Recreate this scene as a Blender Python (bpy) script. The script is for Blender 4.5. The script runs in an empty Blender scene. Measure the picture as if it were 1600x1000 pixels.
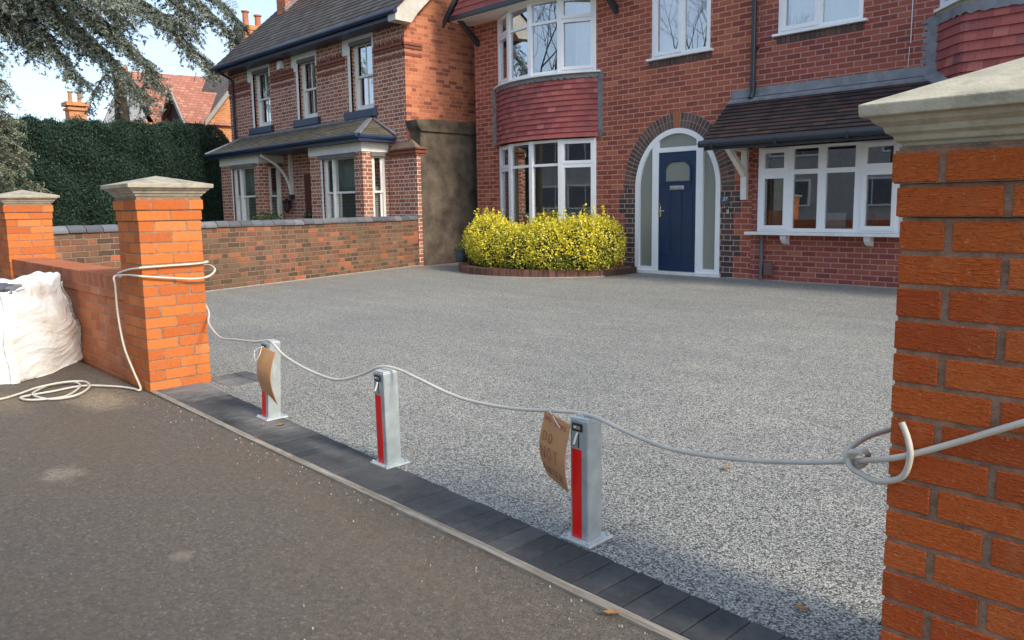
import bpy, math, random
import numpy as np
from mathutils import Vector, Matrix
random.seed(7); rng = np.random.default_rng(11)
sc = bpy.context.scene
col = sc.collection
R = math.radians

# ------------------------------------------------------------------ camera
cd = bpy.data.cameras.new('camera'); cam = bpy.data.objects.new('camera', cd); col.objects.link(cam)
cd.sensor_fit = 'HORIZONTAL'; cd.sensor_width = 36.0; cd.lens = 1173 / 1600 * 36.0
cd.shift_x = 0.0; cd.shift_y = -35.0 / 1600
cd.clip_start = 0.05; cd.clip_end = 2000
right = Vector((0.70355969, 0.7104944, -0.01419391)); up = Vector((-0.07589771, 0.09498621, 0.99258106))
fwd = Vector((-0.70657151, 0.69726274, -0.12075337))
m = Matrix.Identity(4)
for i in range(3):
    m[i][0] = right[i]; m[i][1] = up[i]; m[i][2] = -fwd[i]
m[0][3], m[1][3], m[2][3] = 0, 0, 1.22
cam.matrix_world = m
sc.camera = cam

# ------------------------------------------------------------------ light
SUN_AZ = 0.5      # degrees from +X towards +Y
SUN_EL = 34.0
w = bpy.data.worlds.new('World'); sc.world = w; w.use_nodes = True
nt = w.node_tree; nt.nodes.clear()
out = nt.nodes.new('ShaderNodeOutputWorld'); bg = nt.nodes.new('ShaderNodeBackground')
sky = nt.nodes.new('ShaderNodeTexSky'); sky.sky_type = 'NISHITA'; sky.sun_disc = False
sky.sun_elevation = R(SUN_EL); sky.sun_rotation = R(90 - SUN_AZ); sky.dust_density = 2.0; sky.ozone_density = 1.5
# thin cloud cover over the blue
tc = nt.nodes.new('ShaderNodeTexCoord'); mp = nt.nodes.new('ShaderNodeMapping'); mp.inputs['Scale'].default_value = (1, 1, 3.2)
no = nt.nodes.new('ShaderNodeTexNoise'); no.inputs['Scale'].default_value = 2.1; no.inputs['Detail'].default_value = 7
no.inputs['Roughness'].default_value = 0.55
rp = nt.nodes.new('ShaderNodeValToRGB'); rp.color_ramp.elements[0].position = 0.42; rp.color_ramp.elements[1].position = 0.68
rp.color_ramp.elements[0].color = (0.22, 0.22, 0.22, 1); rp.color_ramp.elements[1].color = (.75, .75, .75, 1)
mx = nt.nodes.new('ShaderNodeMix'); mx.data_type = 'RGBA'
mx.inputs[7].default_value = (3.3, 4.0, 4.9, 1)
nt.links.new(tc.outputs['Generated'], mp.inputs['Vector']); nt.links.new(mp.outputs[0], no.inputs['Vector'])
nt.links.new(no.outputs[0], rp.inputs[0]); nt.links.new(rp.outputs[0], mx.inputs[0]); nt.links.new(sky.outputs[0], mx.inputs[6])
nt.links.new(mx.outputs[2], bg.inputs[0]); nt.links.new(bg.outputs[0], out.inputs[0]); bg.inputs[1].default_value = 0.122
sd = bpy.data.lights.new('sun', 'SUN'); sd.energy = 1.5; sd.angle = R(12.0); sd.color = (1.0, 0.90, 0.74)
so = bpy.data.objects.new('sun', sd); col.objects.link(so)
ds = Vector((math.cos(R(SUN_EL)) * math.cos(R(SUN_AZ)), math.cos(R(SUN_EL)) * math.sin(R(SUN_AZ)), math.sin(R(SUN_EL))))
so.rotation_euler = ds.to_track_quat('Z', 'Y').to_euler(); so.location = ds * 60
sc.view_settings.view_transform = 'Standard'; sc.view_settings.look = 'None'
sc.view_settings.exposure = 1.2; sc.view_settings.gamma = 1.0; sc.view_settings.use_curve_mapping = False
sc.render.engine = 'CYCLES'
try: sc.cycles.max_bounces = 8; sc.cycles.transparent_max_bounces = 16
except Exception: pass

# ------------------------------------------------------------------ helpers: nodes
class NT:
    def __init__(s, name):
        s.m = bpy.data.materials.new(name); s.m.use_nodes = True; s.t = s.m.node_tree; s.t.nodes.clear()
        s.out = s.t.nodes.new('ShaderNodeOutputMaterial'); s.b = s.t.nodes.new('ShaderNodeBsdfPrincipled')
        s.t.links.new(s.b.outputs[0], s.out.inputs[0])
    def n(s, typ, **k):
        nd = s.t.nodes.new(typ)
        for a, b in k.items():
            if a.startswith('i_'):
                key = a[2:]; key = int(key) if key.isdigit() else key.replace('_', ' ')
                s.put(nd.inputs[key], b)
            else: setattr(nd, a, b)
        return nd
    def put(s, sock, v):
        if isinstance(v, bpy.types.NodeSocket): s.t.links.new(v, sock)
        elif isinstance(v, (tuple, list)) and len(v) == 3 and sock.type == 'RGBA': sock.default_value = (*v, 1)
        else: sock.default_value = v
    def math(s, op, a, b=0.0, c=0.0):
        nd = s.t.nodes.new('ShaderNodeMath'); nd.operation = op
        s.put(nd.inputs[0], a); s.put(nd.inputs[1], b)
        if op in ('MULTIPLY_ADD', 'SMOOTH_MIN', 'COMPARE'): s.put(nd.inputs[2], c)
        return nd.outputs[0]
    def mix(s, f, a, b, blend='MIX'):
        nd = s.t.nodes.new('ShaderNodeMix'); nd.data_type = 'RGBA'; nd.blend_type = blend
        s.put(nd.inputs[0], f); s.put(nd.inputs[6], a); s.put(nd.inputs[7], b); return nd.outputs[2]
    def ramp(s, f, stops, interp='LINEAR'):
        nd = s.t.nodes.new('ShaderNodeValToRGB'); s.put(nd.inputs[0], f); cr = nd.color_ramp; cr.interpolation = interp
        while len(cr.elements) < len(stops): cr.elements.new(0.5)
        for e, (p, c) in zip(cr.elements, stops): e.position = p; e.color = (*c, 1) if len(c) == 3 else c
        return nd.outputs[0]
    def noise(s, vec, scale, detail=4, rough=0.55, out=0):
        nd = s.n('ShaderNodeTexNoise'); s.put(nd.inputs['Vector'], vec); nd.inputs['Scale'].default_value = scale
        nd.inputs['Detail'].default_value = detail; nd.inputs['Roughness'].default_value = rough; return nd.outputs[out]
    def co(s, which='Object', scale=None):
        nd = s.n('ShaderNodeTexCoord'); o = nd.outputs[which]
        if scale is not None:
            mm = s.n('ShaderNodeMapping'); s.put(mm.inputs[0], o); mm.inputs['Scale'].default_value = scale; o = mm.outputs[0]
        return o
    def bump(s, h, strength=0.5, dist=0.01, normal=None):
        nd = s.n('ShaderNodeBump'); s.put(nd.inputs['Height'], h); nd.inputs['Strength'].default_value = strength
        nd.inputs['Distance'].default_value = dist
        if normal is not None: s.put(nd.inputs['Normal'], normal)
        return nd.outputs[0]
    def fin(s, color=None, rough=None, normal=None, spec=None, metal=None):
        if color is not None: s.put(s.b.inputs['Base Color'], color)
        if rough is not None: s.put(s.b.inputs['Roughness'], rough)
        if normal is not None: s.put(s.b.inputs['Normal'], normal)
        if spec is not None: s.put(s.b.inputs['Specular IOR Level'], spec)
        if metal is not None: s.put(s.b.inputs['Metallic'], metal)
        return s.m

def vmath(s, op, a, b):
    nd = s.t.nodes.new('ShaderNodeVectorMath'); nd.operation = op; s.put(nd.inputs[0], a); s.put(nd.inputs[1], b); return nd.outputs[0]

def brick_mat(name, stops, mortar, P=0.225, s1=0.225, H=0.075, shift=0.1125, mw=0.011, rough=0.85, bump=0.6,
              grime=0.35, grime_col=(.05, .045, .035), jitter=0.004, bloom=0.0, offs=0.0, facebump=0.25, gscale=1.1, split=None):
    s = NT(name)
    uv = s.n('ShaderNodeUVMap').outputs[0]
    nz = s.noise(uv, 9.0, 3, 0.6, 1)
    jv = vmath(s, 'SUBTRACT', nz, (0.5, 0.5, 0.5))
    sc_ = s.t.nodes.new('ShaderNodeVectorMath'); sc_.operation = 'SCALE'; s.put(sc_.inputs[0], jv); sc_.inputs['Scale'].default_value = jitter * 2
    uvj = vmath(s, 'ADD', uv, sc_.outputs[0])
    sp = s.n('ShaderNodeSeparateXYZ'); s.put(sp.inputs[0], uvj)
    u, v = sp.outputs[0], s.math('ADD', sp.outputs[1], offs)
    if split is not None:   # the extension's bricks are a little smaller
        gt = s.math('GREATER_THAN', sp.outputs[0], split)
        v = s.math('MULTIPLY', v, s.math('ADD', 1.0, s.math('MULTIPLY', gt, .11))); u = s.math('MULTIPLY', u, s.math('ADD', 1.0, s.math('MULTIPLY', gt, .06)))
    row = s.math('FLOOR', s.math('DIVIDE', v, H))
    tv = s.math('SUBTRACT', v, s.math('MULTIPLY', row, H))
    uo = s.math('ADD', u, s.math('MULTIPLY', row, shift))
    cell = s.math('FLOOR', s.math('DIVIDE', uo, P))
    t = s.math('SUBTRACT', uo, s.math('MULTIPLY', cell, P))
    if s1 < P - 1e-4:
        isb = s.math('GREATER_THAN', t, s1)
        loc = s.math('SUBTRACT', t, s.math('MULTIPLY', isb, s1))
        ln = s.math('ADD', s1, s.math('MULTIPLY', isb, P - 2 * s1))
        cid = s.math('ADD', s.math('MULTIPLY', cell, 2.0), isb)
    else:
        loc, ln, cid = t, P, cell
    dx = s.math('MINIMUM', loc, s.math('SUBTRACT', ln, loc)); dv = s.math('MINIMUM', tv, s.math('SUBTRACT', H, tv))
    d = s.math('MINIMUM', dx, dv)
    mr = s.n('ShaderNodeMapRange'); s.put(mr.inputs[0], d); mr.interpolation_type = 'SMOOTHSTEP'
    mr.inputs[1].default_value = mw * 0.32; mr.inputs[2].default_value = mw * 0.68
    mask = mr.outputs[0]
    cmb = s.n('ShaderNodeCombineXYZ'); s.put(cmb.inputs[0], cid); s.put(cmb.inputs[1], row)
    wn = s.n('ShaderNodeTexWhiteNoise', noise_dimensions='3D'); s.put(wn.inputs[0], cmb.outputs[0])
    c = s.ramp(wn.outputs[0], stops)
    fine = s.noise(uv, 60, 4, 0.7)
    c = s.mix(0.55, c, s.mix(1.0, c, s.ramp(fine, [(0.25, (.55, .55, .55)), (0.75, (1.3, 1.3, 1.3))]), 'MULTIPLY'))
    mc = s.mix(0.4, mortar, s.mix(1.0, mortar, s.ramp(s.noise(uv, 25, 3, .7), [(0.3, (.4, .4, .4)), (0.7, (1.3, 1.3, 1.3))]), 'MULTIPLY'))
    c = s.mix(mask, mc, c)
    g = s.ramp(s.noise(uv, gscale, 5, 0.65), [(0.42, (0, 0, 0)), (0.72, (1, 1, 1))])
    c = s.mix(s.math('MULTIPLY', g, grime), c, grime_col)
    if bloom > 0:
        g2 = s.ramp(s.noise(uv, 2.3, 5, 0.7), [(0.55, (0, 0, 0)), (0.8, (1, 1, 1))])
        c = s.mix(s.math('MULTIPLY', g2, bloom), c, (.5, .46, .4))
    if split is not None:   # extension laid in a duller batch of brick
        c = s.mix(s.math('MULTIPLY', s.math('GREATER_THAN', sp.outputs[0], split), .9), c, s.mix(1.0, c, (.86, .86, 1.0), 'MULTIPLY'))
    h = s.math('ADD', mask, s.math('MULTIPLY', fine, facebump))
    return s.fin(c, rough, s.bump(h, bump, 0.006), spec=0.3)

def plain(name, c, rough=0.5, var=0.12, scale=6, bump=0.0, bscale=60, spec=0.5, metal=0.0, dirt=0.0, dirtcol=(.08, .07, .05)):
    s = NT(name); o = s.co()
    n = s.noise(o, scale, 4, 0.6)
    lo = tuple(x * (1 - var) for x in c); hi = tuple(min(1, x * (1 + var)) for x in c)
    cc = s.ramp(n, [(0.3, lo), (0.7, hi)])
    if dirt > 0:
        cc = s.mix(s.math('MULTIPLY', s.ramp(s.noise(o, scale * 1.7, 6, .7), [(0.5, (0, 0, 0)), (0.75, (1, 1, 1))]), dirt), cc, dirtcol)
    nor = s.bump(s.noise(o, bscale, 3, .6), bump, 0.004) if bump > 0 else None
    return s.fin(cc, rough, nor, spec, metal)

def island(name, stops, rough=0.7, spec=0.3, bump=0.0, bscale=(40, 40, 40), bdist=0.003, mottled=0.4, grime=0.0, grime_col=(.06, .05, .04), gscale=3, trans=0.0):
    s = NT(name); o = s.co()
    g = s.n('ShaderNodeNewGeometry')
    c = s.ramp(g.outputs['Random Per Island'], stops)
    if mottled > 0:
        n = s.noise(o, 45, 4, .7)
        c = s.mix(mottled, c, s.mix(1.0, c, s.ramp(n, [(0.25, (.5, .5, .5)), (0.75, (1.35, 1.35, 1.35))]), 'MULTIPLY'))
    if grime > 0:
        c = s.mix(s.math('MULTIPLY', s.ramp(s.noise(o, gscale, 5, .65), [(0.45, (0, 0, 0)), (0.7, (1, 1, 1))]), grime), c, grime_col)
    nor = s.bump(s.noise(s.co('Object', bscale), 1.0, 5, .65), bump, bdist) if bump > 0 else None
    s.fin(c, rough, nor, spec)
    if trans > 0:
        tr = s.n('ShaderNodeBsdfTranslucent'); s.put(tr.inputs[0], c)
        ms = s.n('ShaderNodeMixShader'); ms.inputs[0].default_value = trans
        s.t.links.new(s.b.outputs[0], ms.inputs[1]); s.t.links.new(tr.outputs[0], ms.inputs[2]); s.t.links.new(ms.outputs[0], s.out.inputs[0])
    return s.m

def glass_mat(name, tint=(.72, .76, .74), base=0.10, mult=2.2, rough=0.0, frost=None):
    s = NT(name); s.t.nodes.remove(s.b)
    tr = s.n('ShaderNodeBsdfTransparent'); s.put(tr.inputs[0], tint)
    if frost:
        tr = s.n('ShaderNodeBsdfPrincipled'); s.put(tr.inputs['Base Color'], frost); tr.inputs['Roughness'].default_value = .5
    gl = s.n('ShaderNodeBsdfGlossy'); gl.inputs['Roughness'].default_value = rough; s.put(gl.inputs[0], (.93, .96, 1))
    wob = s.bump(s.noise(s.co(), 1.1, 1, .3), 0.05, 0.015)
    s.put(gl.inputs['Normal'], wob)
    fr = s.n('ShaderNodeFresnel'); fr.inputs[0].default_value = 1.5
    f = s.math('ADD', s.math('MULTIPLY', fr.outputs[0], mult), base); f = s.math('MINIMUM', f, 0.95)
    ms = s.n('ShaderNodeMixShader'); s.put(ms.inputs[0], f)
    s.t.links.new(tr.outputs[0], ms.inputs[1]); s.t.links.new(gl.outputs[0], ms.inputs[2]); s.t.links.new(ms.outputs[0], s.out.inputs[0])
    return s.m

# ------------------------------------------------------------------ helpers: meshes
class MB:
    def __init__(s): s.v = []; s.f = []; s.uv = []; s.mi = []; s.T = None; s.mat = 0
    def p(s, x, y, z):
        if s.T is not None:
            q = s.T @ Vector((x, y, z)); x, y, z = q
        s.v.append((x, y, z)); return len(s.v) - 1
    def face(s, pts, uv=None):
        ids = [s.p(*q) for q in pts]; s.f.append(ids); s.uv.append(uv); s.mi.append(s.mat)
    def box(s, x0, x1, y0, y1, z0, z1):
        a = [s.p(x, y, z) for z in (z0, z1) for x, y in ((x0, y0), (x1, y0), (x1, y1), (x0, y1))]
        for q in ((0, 1, 5, 4), (1, 2, 6, 5), (2, 3, 7, 6), (3, 0, 4, 7), (4, 5, 6, 7), (3, 2, 1, 0)):
            s.f.append([a[i] for i in q]); s.uv.append(None); s.mi.append(s.mat)
    def hexa(s, P):   # 8 points: bottom 4 ccw then top 4
        a = [s.p(*q) for q in P]
        for q in ((0, 1, 5, 4), (1, 2, 6, 5), (2, 3, 7, 6), (3, 0, 4, 7), (4, 5, 6, 7), (3, 2, 1, 0)):
            s.f.append([a[i] for i in q]); s.uv.append(None); s.mi.append(s.mat)
    def prism(s, poly, a, b, axis='y'):
        def mk(q, t):
            return {'y': (q[0], t, q[1]), 'x': (t, q[0], q[1]), 'z': (q[0], q[1], t)}[axis]
        n = len(poly); A = [s.p(*mk(q, a)) for q in poly]; B = [s.p(*mk(q, b)) for q in poly]
        s.f += [A[::-1], B]; s.uv += [None, None]; s.mi += [s.mat] * 2
        for i in range(n):
            j = (i + 1) % n; s.f.append([A[i], A[j], B[j], B[i]]); s.uv.append(None); s.mi.append(s.mat)
    def tube(s, pts, r, seg=8, cap=True):
        pts = [Vector(q) for q in pts]; rings = []; nrm = None
        for i, q in enumerate(pts):
            t = (pts[min(i + 1, len(pts) - 1)] - pts[max(i - 1, 0)])
            t = t.normalized() if t.length > 1e-9 else Vector((0, 0, 1))
            if nrm is None:
                nrm = Vector((0, 0, 1)) if abs(t.z) < .9 else Vector((1, 0, 0))
            nrm = (nrm - t * nrm.dot(t)).normalized(); bn = t.cross(nrm)
            rr = r[i] if isinstance(r, (list, tuple)) else r
            rings.append([s.p(*(q + (nrm * math.cos(a) + bn * math.sin(a)) * rr)) for a in [2 * math.pi * k / seg for k in range(seg)]])
        for A, B in zip(rings, rings[1:]):
            for k in range(seg):
                s.f.append([A[k], A[(k + 1) % seg], B[(k + 1) % seg], B[k]]); s.uv.append(None); s.mi.append(s.mat)
        if cap: s.f += [rings[0][::-1], rings[-1]]; s.uv += [None, None]; s.mi += [s.mat] * 2
    def lathe(s, prof, c, seg=16):
        rings = [[s.p(c[0] + r * math.cos(2 * math.pi * k / seg), c[1] + r * math.sin(2 * math.pi * k / seg), c[2] + z) for k in range(seg)] for r, z in prof]
        for A, B in zip(rings, rings[1:]):
            for k in range(seg):
                s.f.append([A[k], A[(k + 1) % seg], B[(k + 1) % seg], B[k]]); s.uv.append(None); s.mi.append(s.mat)
        s.f += [rings[0][::-1], rings[-1]]; s.uv += [None, None]; s.mi += [s.mat] * 2
    def build(s, name, mats, parent=None, smooth=False, bevel=0.0, recalc=False):
        me = bpy.data.meshes.new(name)
        me.from_pydata(s.v, [], s.f); me.update()
        if not isinstance(mats, (list, tuple)): mats = [mats]
        for mt in mats: me.materials.append(mt)
        me.polygons.foreach_set('material_index', s.mi)
        uvl = me.uv_layers.new(name='UVMap'); data = np.zeros(len(me.loops) * 2, dtype=np.float32); k = 0
        for fi, f in enumerate(s.f):
            u = s.uv[fi]
            if u is not None:
                for q in u: data[k:k + 2] = q; k += 2
            else:
                nn = me.polygons[fi].normal
                for vi in f:
                    x, y, z = s.v[vi]
                    if abs(nn.z) > .75: data[k:k + 2] = (x, y)
                    elif abs(nn.x) > abs(nn.y): data[k:k + 2] = (y, z)
                    else: data[k:k + 2] = (x, z)
                    k += 2
        uvl.data.foreach_set('uv', data)
        o = bpy.data.objects.new(name, me); col.objects.link(o)
        if smooth:
            for p_ in me.polygons: p_.use_smooth = True
        if bevel > 0:
            b = o.modifiers.new('bevel', 'BEVEL'); b.width = bevel; b.segments = 2; b.limit_method = 'ANGLE'; b.angle_limit = R(40)
        if parent is not None: adopt(o, parent)
        return o
def wloc(o):
    v = Vector(o.location)
    while o.parent: o = o.parent; v += Vector(o.location)
    return v
def adopt(o, parent):
    o.parent = parent; o.location = Vector(o.location) - wloc(parent)
def tag(o, label=None, cat=None, group=None, kind=None):
    if label: o['label'] = label
    if cat: o['category'] = cat
    if group: o['group'] = group
    if kind: o['kind'] = kind
    return o
def thing(name, loc, label, cat, group=None):
    o = bpy.data.objects.new(name, None); col.objects.link(o); o.location = loc; o.empty_display_size = .2
    return tag(o, label, cat, group)
def struct(name, mb, mat, **k): return tag(mb.build(name, mat, **k), kind='structure')

def grid_face(mb, x0, x1, z0, z1, holes, y):
    xs = sorted({x0, x1, *[h[0] for h in holes], *[h[1] for h in holes]}); zs = sorted({z0, z1, *[h[2] for h in holes], *[h[3] for h in holes]})
    xs = [x for x in xs if x0 - 1e-6 <= x <= x1 + 1e-6]; zs = [z for z in zs if z0 - 1e-6 <= z <= z1 + 1e-6]
    for a, b in zip(xs, xs[1:]):
        for c, d in zip(zs, zs[1:]):
            cx, cz = (a + b) / 2, (c + d) / 2
            if any(h[0] < cx < h[1] and h[2] < cz < h[3] for h in holes): continue
            mb.face([(a, y, c), (b, y, c), (b, y, d), (a, y, d)])
def slab(mb, x0, x1, z0, z1, holes, y0, y1, sides=True):
    """plate facing -y at y0, thickness to y1, with rectangular openings and their reveals"""
    grid_face(mb, x0, x1, z0, z1, holes, y0)
    for a, b, c, d in holes:
        mb.face([(a, y0, c), (b, y0, c), (b, y1, c), (a, y1, c)]); mb.face([(a, y1, d), (b, y1, d), (b, y0, d), (a, y0, d)])
        mb.face([(a, y0, d), (a, y0, c), (a, y1, c), (a, y1, d)]); mb.face([(b, y0, c), (b, y0, d), (b, y1, d), (b, y1, c)])
    if sides:
        mb.face([(x0, y1, z0), (x0, y0, z0), (x0, y0, z1), (x0, y1, z1)]); mb.face([(x1, y0, z0), (x1, y1, z0), (x1, y1, z1), (x1, y0, z1)])
        mb.face([(x0, y0, z1), (x1, y0, z1), (x1, y1, z1), (x0, y1, z1)]); mb.face([(x0, y1, z0), (x1, y1, z0), (x1, y0, z0), (x0, y0, z0)])

def leafmesh(name, C, size, mat, parent=None, droop=None, aspect=0.5, sizes=None):
    """many small leaf-shaped faces (rhombi) centred on C"""
    N = len(C); C = np.asarray(C, dtype=np.float64)
    d = rng.normal(size=(N, 3))
    if droop is not None: d = d * (1 - droop[1]) + np.asarray(droop[0]) * droop[1] * 2
    d /= np.linalg.norm(d, axis=1)[:, None]
    e = rng.normal(size=(N, 3)); e -= (e * d).sum(1)[:, None] * d; e /= np.linalg.norm(e, axis=1)[:, None]
    L = size * rng.uniform(.6, 1.3, N) if sizes is None else sizes
    L = L[:, None]
    V = np.empty((N, 4, 3)); V[:, 0] = C - d * L / 2; V[:, 1] = C + e * L * aspect / 2; V[:, 2] = C + d * L / 2; V[:, 3] = C - e * L * aspect / 2
    me = bpy.data.meshes.new(name); me.vertices.add(4 * N); me.vertices.foreach_set('co', V.reshape(-1))
    me.loops.add(4 * N); me.loops.foreach_set('vertex_index', np.arange(4 * N, dtype=np.int32))
    me.polygons.add(N); me.polygons.foreach_set('loop_start', np.arange(0, 4 * N, 4, dtype=np.int32))
    me.update(calc_edges=True); me.materials.append(mat)
    o = bpy.data.objects.new(name, me); col.objects.link(o)
    if parent is not None: adopt(o, parent)
    return o

def text_mesh(name, s, size, mat, M4, parent, extrude=0.0008, shear=0.0, offset=0.0, space=1.0):
    cu = bpy.data.curves.new(name, 'FONT'); cu.body = s; cu.size = size; cu.extrude = extrude; cu.align_x = 'CENTER'; cu.align_y = 'CENTER'
    cu.shear = shear; cu.offset = offset; cu.space_character = space
    t = bpy.data.objects.new(name, cu); col.objects.link(t)
    bpy.context.view_layer.update()
    me = bpy.data.meshes.new_from_object(t.evaluated_get(bpy.context.evaluated_depsgraph_get()))
    bpy.data.objects.remove(t); me.transform(M4); me.materials.clear(); me.materials.append(mat)
    o = bpy.data.objects.new(name, me); col.objects.link(o); adopt(o, parent); return o

# ------------------------------------------------------------------ materials
BR = [(0, (.24, .066, .048)), (.3, (.305, .086, .056)), (.7, (.36, .10, .062)), (.9, (.40, .122, .068)), (1, (.45, .16, .082))]
M_main = brick_mat('main_brick', BR, (.56, .30, .225), P=.237, s1=.237, H=.0885, shift=.1185, mw=0.016, split=-5.87, grime=.18, grime_col=(.12, .04, .035))
M_dark = brick_mat('dark_brick', [(0, (.055, .045, .048)), (.6, (.09, .062, .06)), (1, (.15, .075, .062))], (.46, .34, .28), P=.356, s1=.237, H=.0885, shift=.178, mw=.014, grime=.1)
M_nb = brick_mat('neighbour_brick', [(0, (.24, .09, .06)), (.5, (.37, .135, .085)), (.85, (.46, .19, .12)), (1, (.26, .12, .085))], (.74, .63, .53), P=.36, s1=.24, H=.083, shift=.18, mw=.015, grime=.12)
M_nside = brick_mat('neighbour_side_brick', [(0, (.26, .085, .06)), (.18, (.46, .145, .08)), (.6, (.58, .20, .10)), (1, (.66, .26, .13))], (.62, .34, .22), P=.36, s1=.24, H=.083, shift=.18, mw=.009, grime=.25, grime_col=(.2, .07, .05))
M_old = brick_mat('old_wall_brick', [(0, (.085, .055, .04)), (.25, (.15, .075, .05)), (.5, (.23, .09, .055)), (.72, (.20, .12, .08)), (.88, (.36, .11, .055)), (1, (.50, .16, .07))], (.27, .205, .145), mw=.015, jitter=.012, P=.345, s1=.23, H=.080, shift=.1725, bump=1.0, grime=.85, grime_col=(.105, .082, .045), gscale=.55, bloom=.10, facebump=.8)
M_plant = brick_mat('planter_brick', [(0, (.10, .045, .035)), (1, (.22, .09, .06))], (.2, .15, .11), P=.075, s1=.075, shift=0.0, H=.5, mw=.010, grime=.4)
M_yel = brick_mat('far_brick', [(0, (.45, .16, .06)), (1, (.68, .27, .1))], (.6, .4, .25), mw=.014, grime=.05)
M_lowwall = brick_mat('low_wall_brick', [(0, (.42, .12, .045)), (.5, (.5, .15, .055)), (1, (.57, .19, .075))], (.36, .22, .14), H=.0728, shift=.1125, mw=.010, grime=.3, grime_col=(.30, .13, .07), bloom=.5, jitter=.002)
M_orange = island('pillar_brick', [(0, (.47, .115, .030)), (.4, (.54, .145, .036)), (.8, (.62, .18, .045)), (1, (.66, .22, .07))], rough=.85, spec=.2, bump=.5, bscale=(70, 70, 160), bdist=.002, mottled=.35, grime=.32, grime_col=(.36, .16, .085), gscale=7)
def rustic():
    s = NT('rustic_brick'); o = s.co(); g = s.n('ShaderNodeNewGeometry'); rnd = g.outputs['Random Per Island']
    c = s.ramp(rnd, [(0, (.52, .095, .024)), (.35, (.62, .125, .028)), (.75, (.70, .155, .034)), (1, (.74, .21, .07))])
    off = s.n('ShaderNodeCombineXYZ'); s.put(off.inputs[0], s.math('MULTIPLY', rnd, 40.0)); s.put(off.inputs[2], s.math('MULTIPLY', rnd, 17.0))
    vec = vmath(s, 'ADD', s.co('Object', (34, 34, 125)), off.outputs[0])
    n = s.noise(vec, 1.0, 4, .6)
    rid = s.math('SUBTRACT', 1.0, s.math('MULTIPLY', s.math('ABSOLUTE', s.math('SUBTRACT', n, .5)), 4.0))
    n2 = s.noise(o, 230, 3, .7)
    pit = s.n('ShaderNodeTexVoronoi'); s.put(pit.inputs['Vector'], o); pit.inputs['Scale'].default_value = 210; pp_ = s.n('ShaderNodeSeparateColor'); s.put(pp_.inputs[0], pit.outputs['Color'])
    pk = s.math('GREATER_THAN', pp_.outputs[0], .86)
    c = s.mix(s.math('MULTIPLY', pk, .35), c, (.30, .07, .03))
    c = s.mix(s.math('MULTIPLY', s.math('LESS_THAN', pp_.outputs[0], .015), .3), c, (.75, .45, .25))
    c = s.mix(s.math('MULTIPLY', s.ramp(rid, [(.35, (0, 0, 0)), (.95, (1, 1, 1))]), .26), c, (.33, .08, .028))
    c = s.mix(s.math('MULTIPLY', s.ramp(s.noise(o, 11, 5, .7), [(.52, (0, 0, 0)), (.72, (1, 1, 1))]), .25), c, (.66, .30, .13))
    h = s.math('ADD', s.math('MULTIPLY', rid, -1.0), s.math('SUBTRACT', s.math('MULTIPLY', n2, .5), s.math('MULTIPLY', pk, .5)))
    return s.fin(c, .9, s.bump(h, 1.0, .0045), spec=.2)
M_rustic = rustic()
M_mortar = plain('mortar', (.31, .185, .12), .95, .35, 38, 1.0, 240)
M_capstone = plain('cap_stone', (.50, .455, .345), .9, .22, 9, .5, 120, spec=.25, dirt=.55, dirtcol=(.22, .20, .12))
M_capold = plain('cap_stone_weathered', (.40, .36, .28), .92, .25, 9, .6, 120, spec=.25, dirt=.75, dirtcol=(.12, .115, .085))
M_upvc = plain('white_upvc', (.82, .84, .86), .28, .03, 2, spec=.5)
M_upvcd = plain('white_upvc_grubby', (.78, .78, .76), .35, .05, 2, spec=.5, dirt=.35, dirtcol=(.28, .25, .2))
M_wood = plain('white_painted_wood', (.76, .75, .71), .5, .05, 8, .1, 60, dirt=.12)
M_blue = plain('navy_paint', (.018, .034, .080), .38, .12, 4, spec=.5)
M_door = plain('navy_door', (.012, .034, .085), .36, .08, 3, .08, 120, spec=.5)
M_anth = plain('anthracite_paint', (.022, .028, .038), .35, .1, 4, spec=.5)
M_grey = plain('grey_plastic', (.12, .125, .14), .5, .1, 5)
M_lead = plain('lead', (.18, .19, .21), .55, .28, 6, .35, 40, spec=.5, dirt=.3, dirtcol=(.3, .3, .3))
M_glass = glass_mat('window_glass', tint=(.8, .84, .82), base=.17, mult=2.0)
M_glassu = glass_mat('upper_window_glass', base=.34, mult=2.0)
M_frost = glass_mat('obscure_glass', frost=(.22, .235, .20), base=.03, mult=1.0, rough=.25)
M_room = plain('room_plaster', (.50, .47, .42), .9, .2, 1.5)
M_curtain = plain('net_curtain', (.72, .74, .72), .9, .08, 5)
M_beige = plain('beige_curtain', (.42, .33, .17), .9, .2, 5)
M_blind = plain('white_blind', (.6, .6, .58), .7, .05, 5)
M_metal = plain('polished_metal', (.7, .7, .68), .25, .1, 10, metal=1.0)
M_render = plain('old_render', (.115, .092, .070), .95, .5, 2.6, 1.0, 26, spec=.15, dirt=.85, dirtcol=(.05, .045, .04))
M_black = plain('black_plastic', (.02, .02, .022), .5, .1)
M_hose = plain('white_hose', (.62, .58, .49), .45, .10, 12, spec=.4, dirt=.15, dirtcol=(.35, .3, .2))
M_galv = plain('galvanised_steel', (.42, .47, .475), .40, .16, 14, .1, 60, metal=.35, spec=.5, dirt=.15, dirtcol=(.3, .33, .35))
M_galvp = plain('galvanised_plate', (.56, .58, .57), .5, .15, 20, .1, 60, metal=.2)
M_red = plain('red_reflective_tape', (.80, .012, .010), .3, .05, 20, spec=.6)
M_card = plain('corrugated_cardboard', (.47, .255, .125), .9, .09, 14, .3, 90, spec=.1)
M_ink = plain('brown_marker', (.26, .12, .06), .9, .1)
M_redink = plain('red_marker', (.42, .13, .09), .9, .1)
M_bark = plain('bark', (.09, .075, .06), .95, .35, 5, 1.0, 30, spec=.1)
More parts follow.
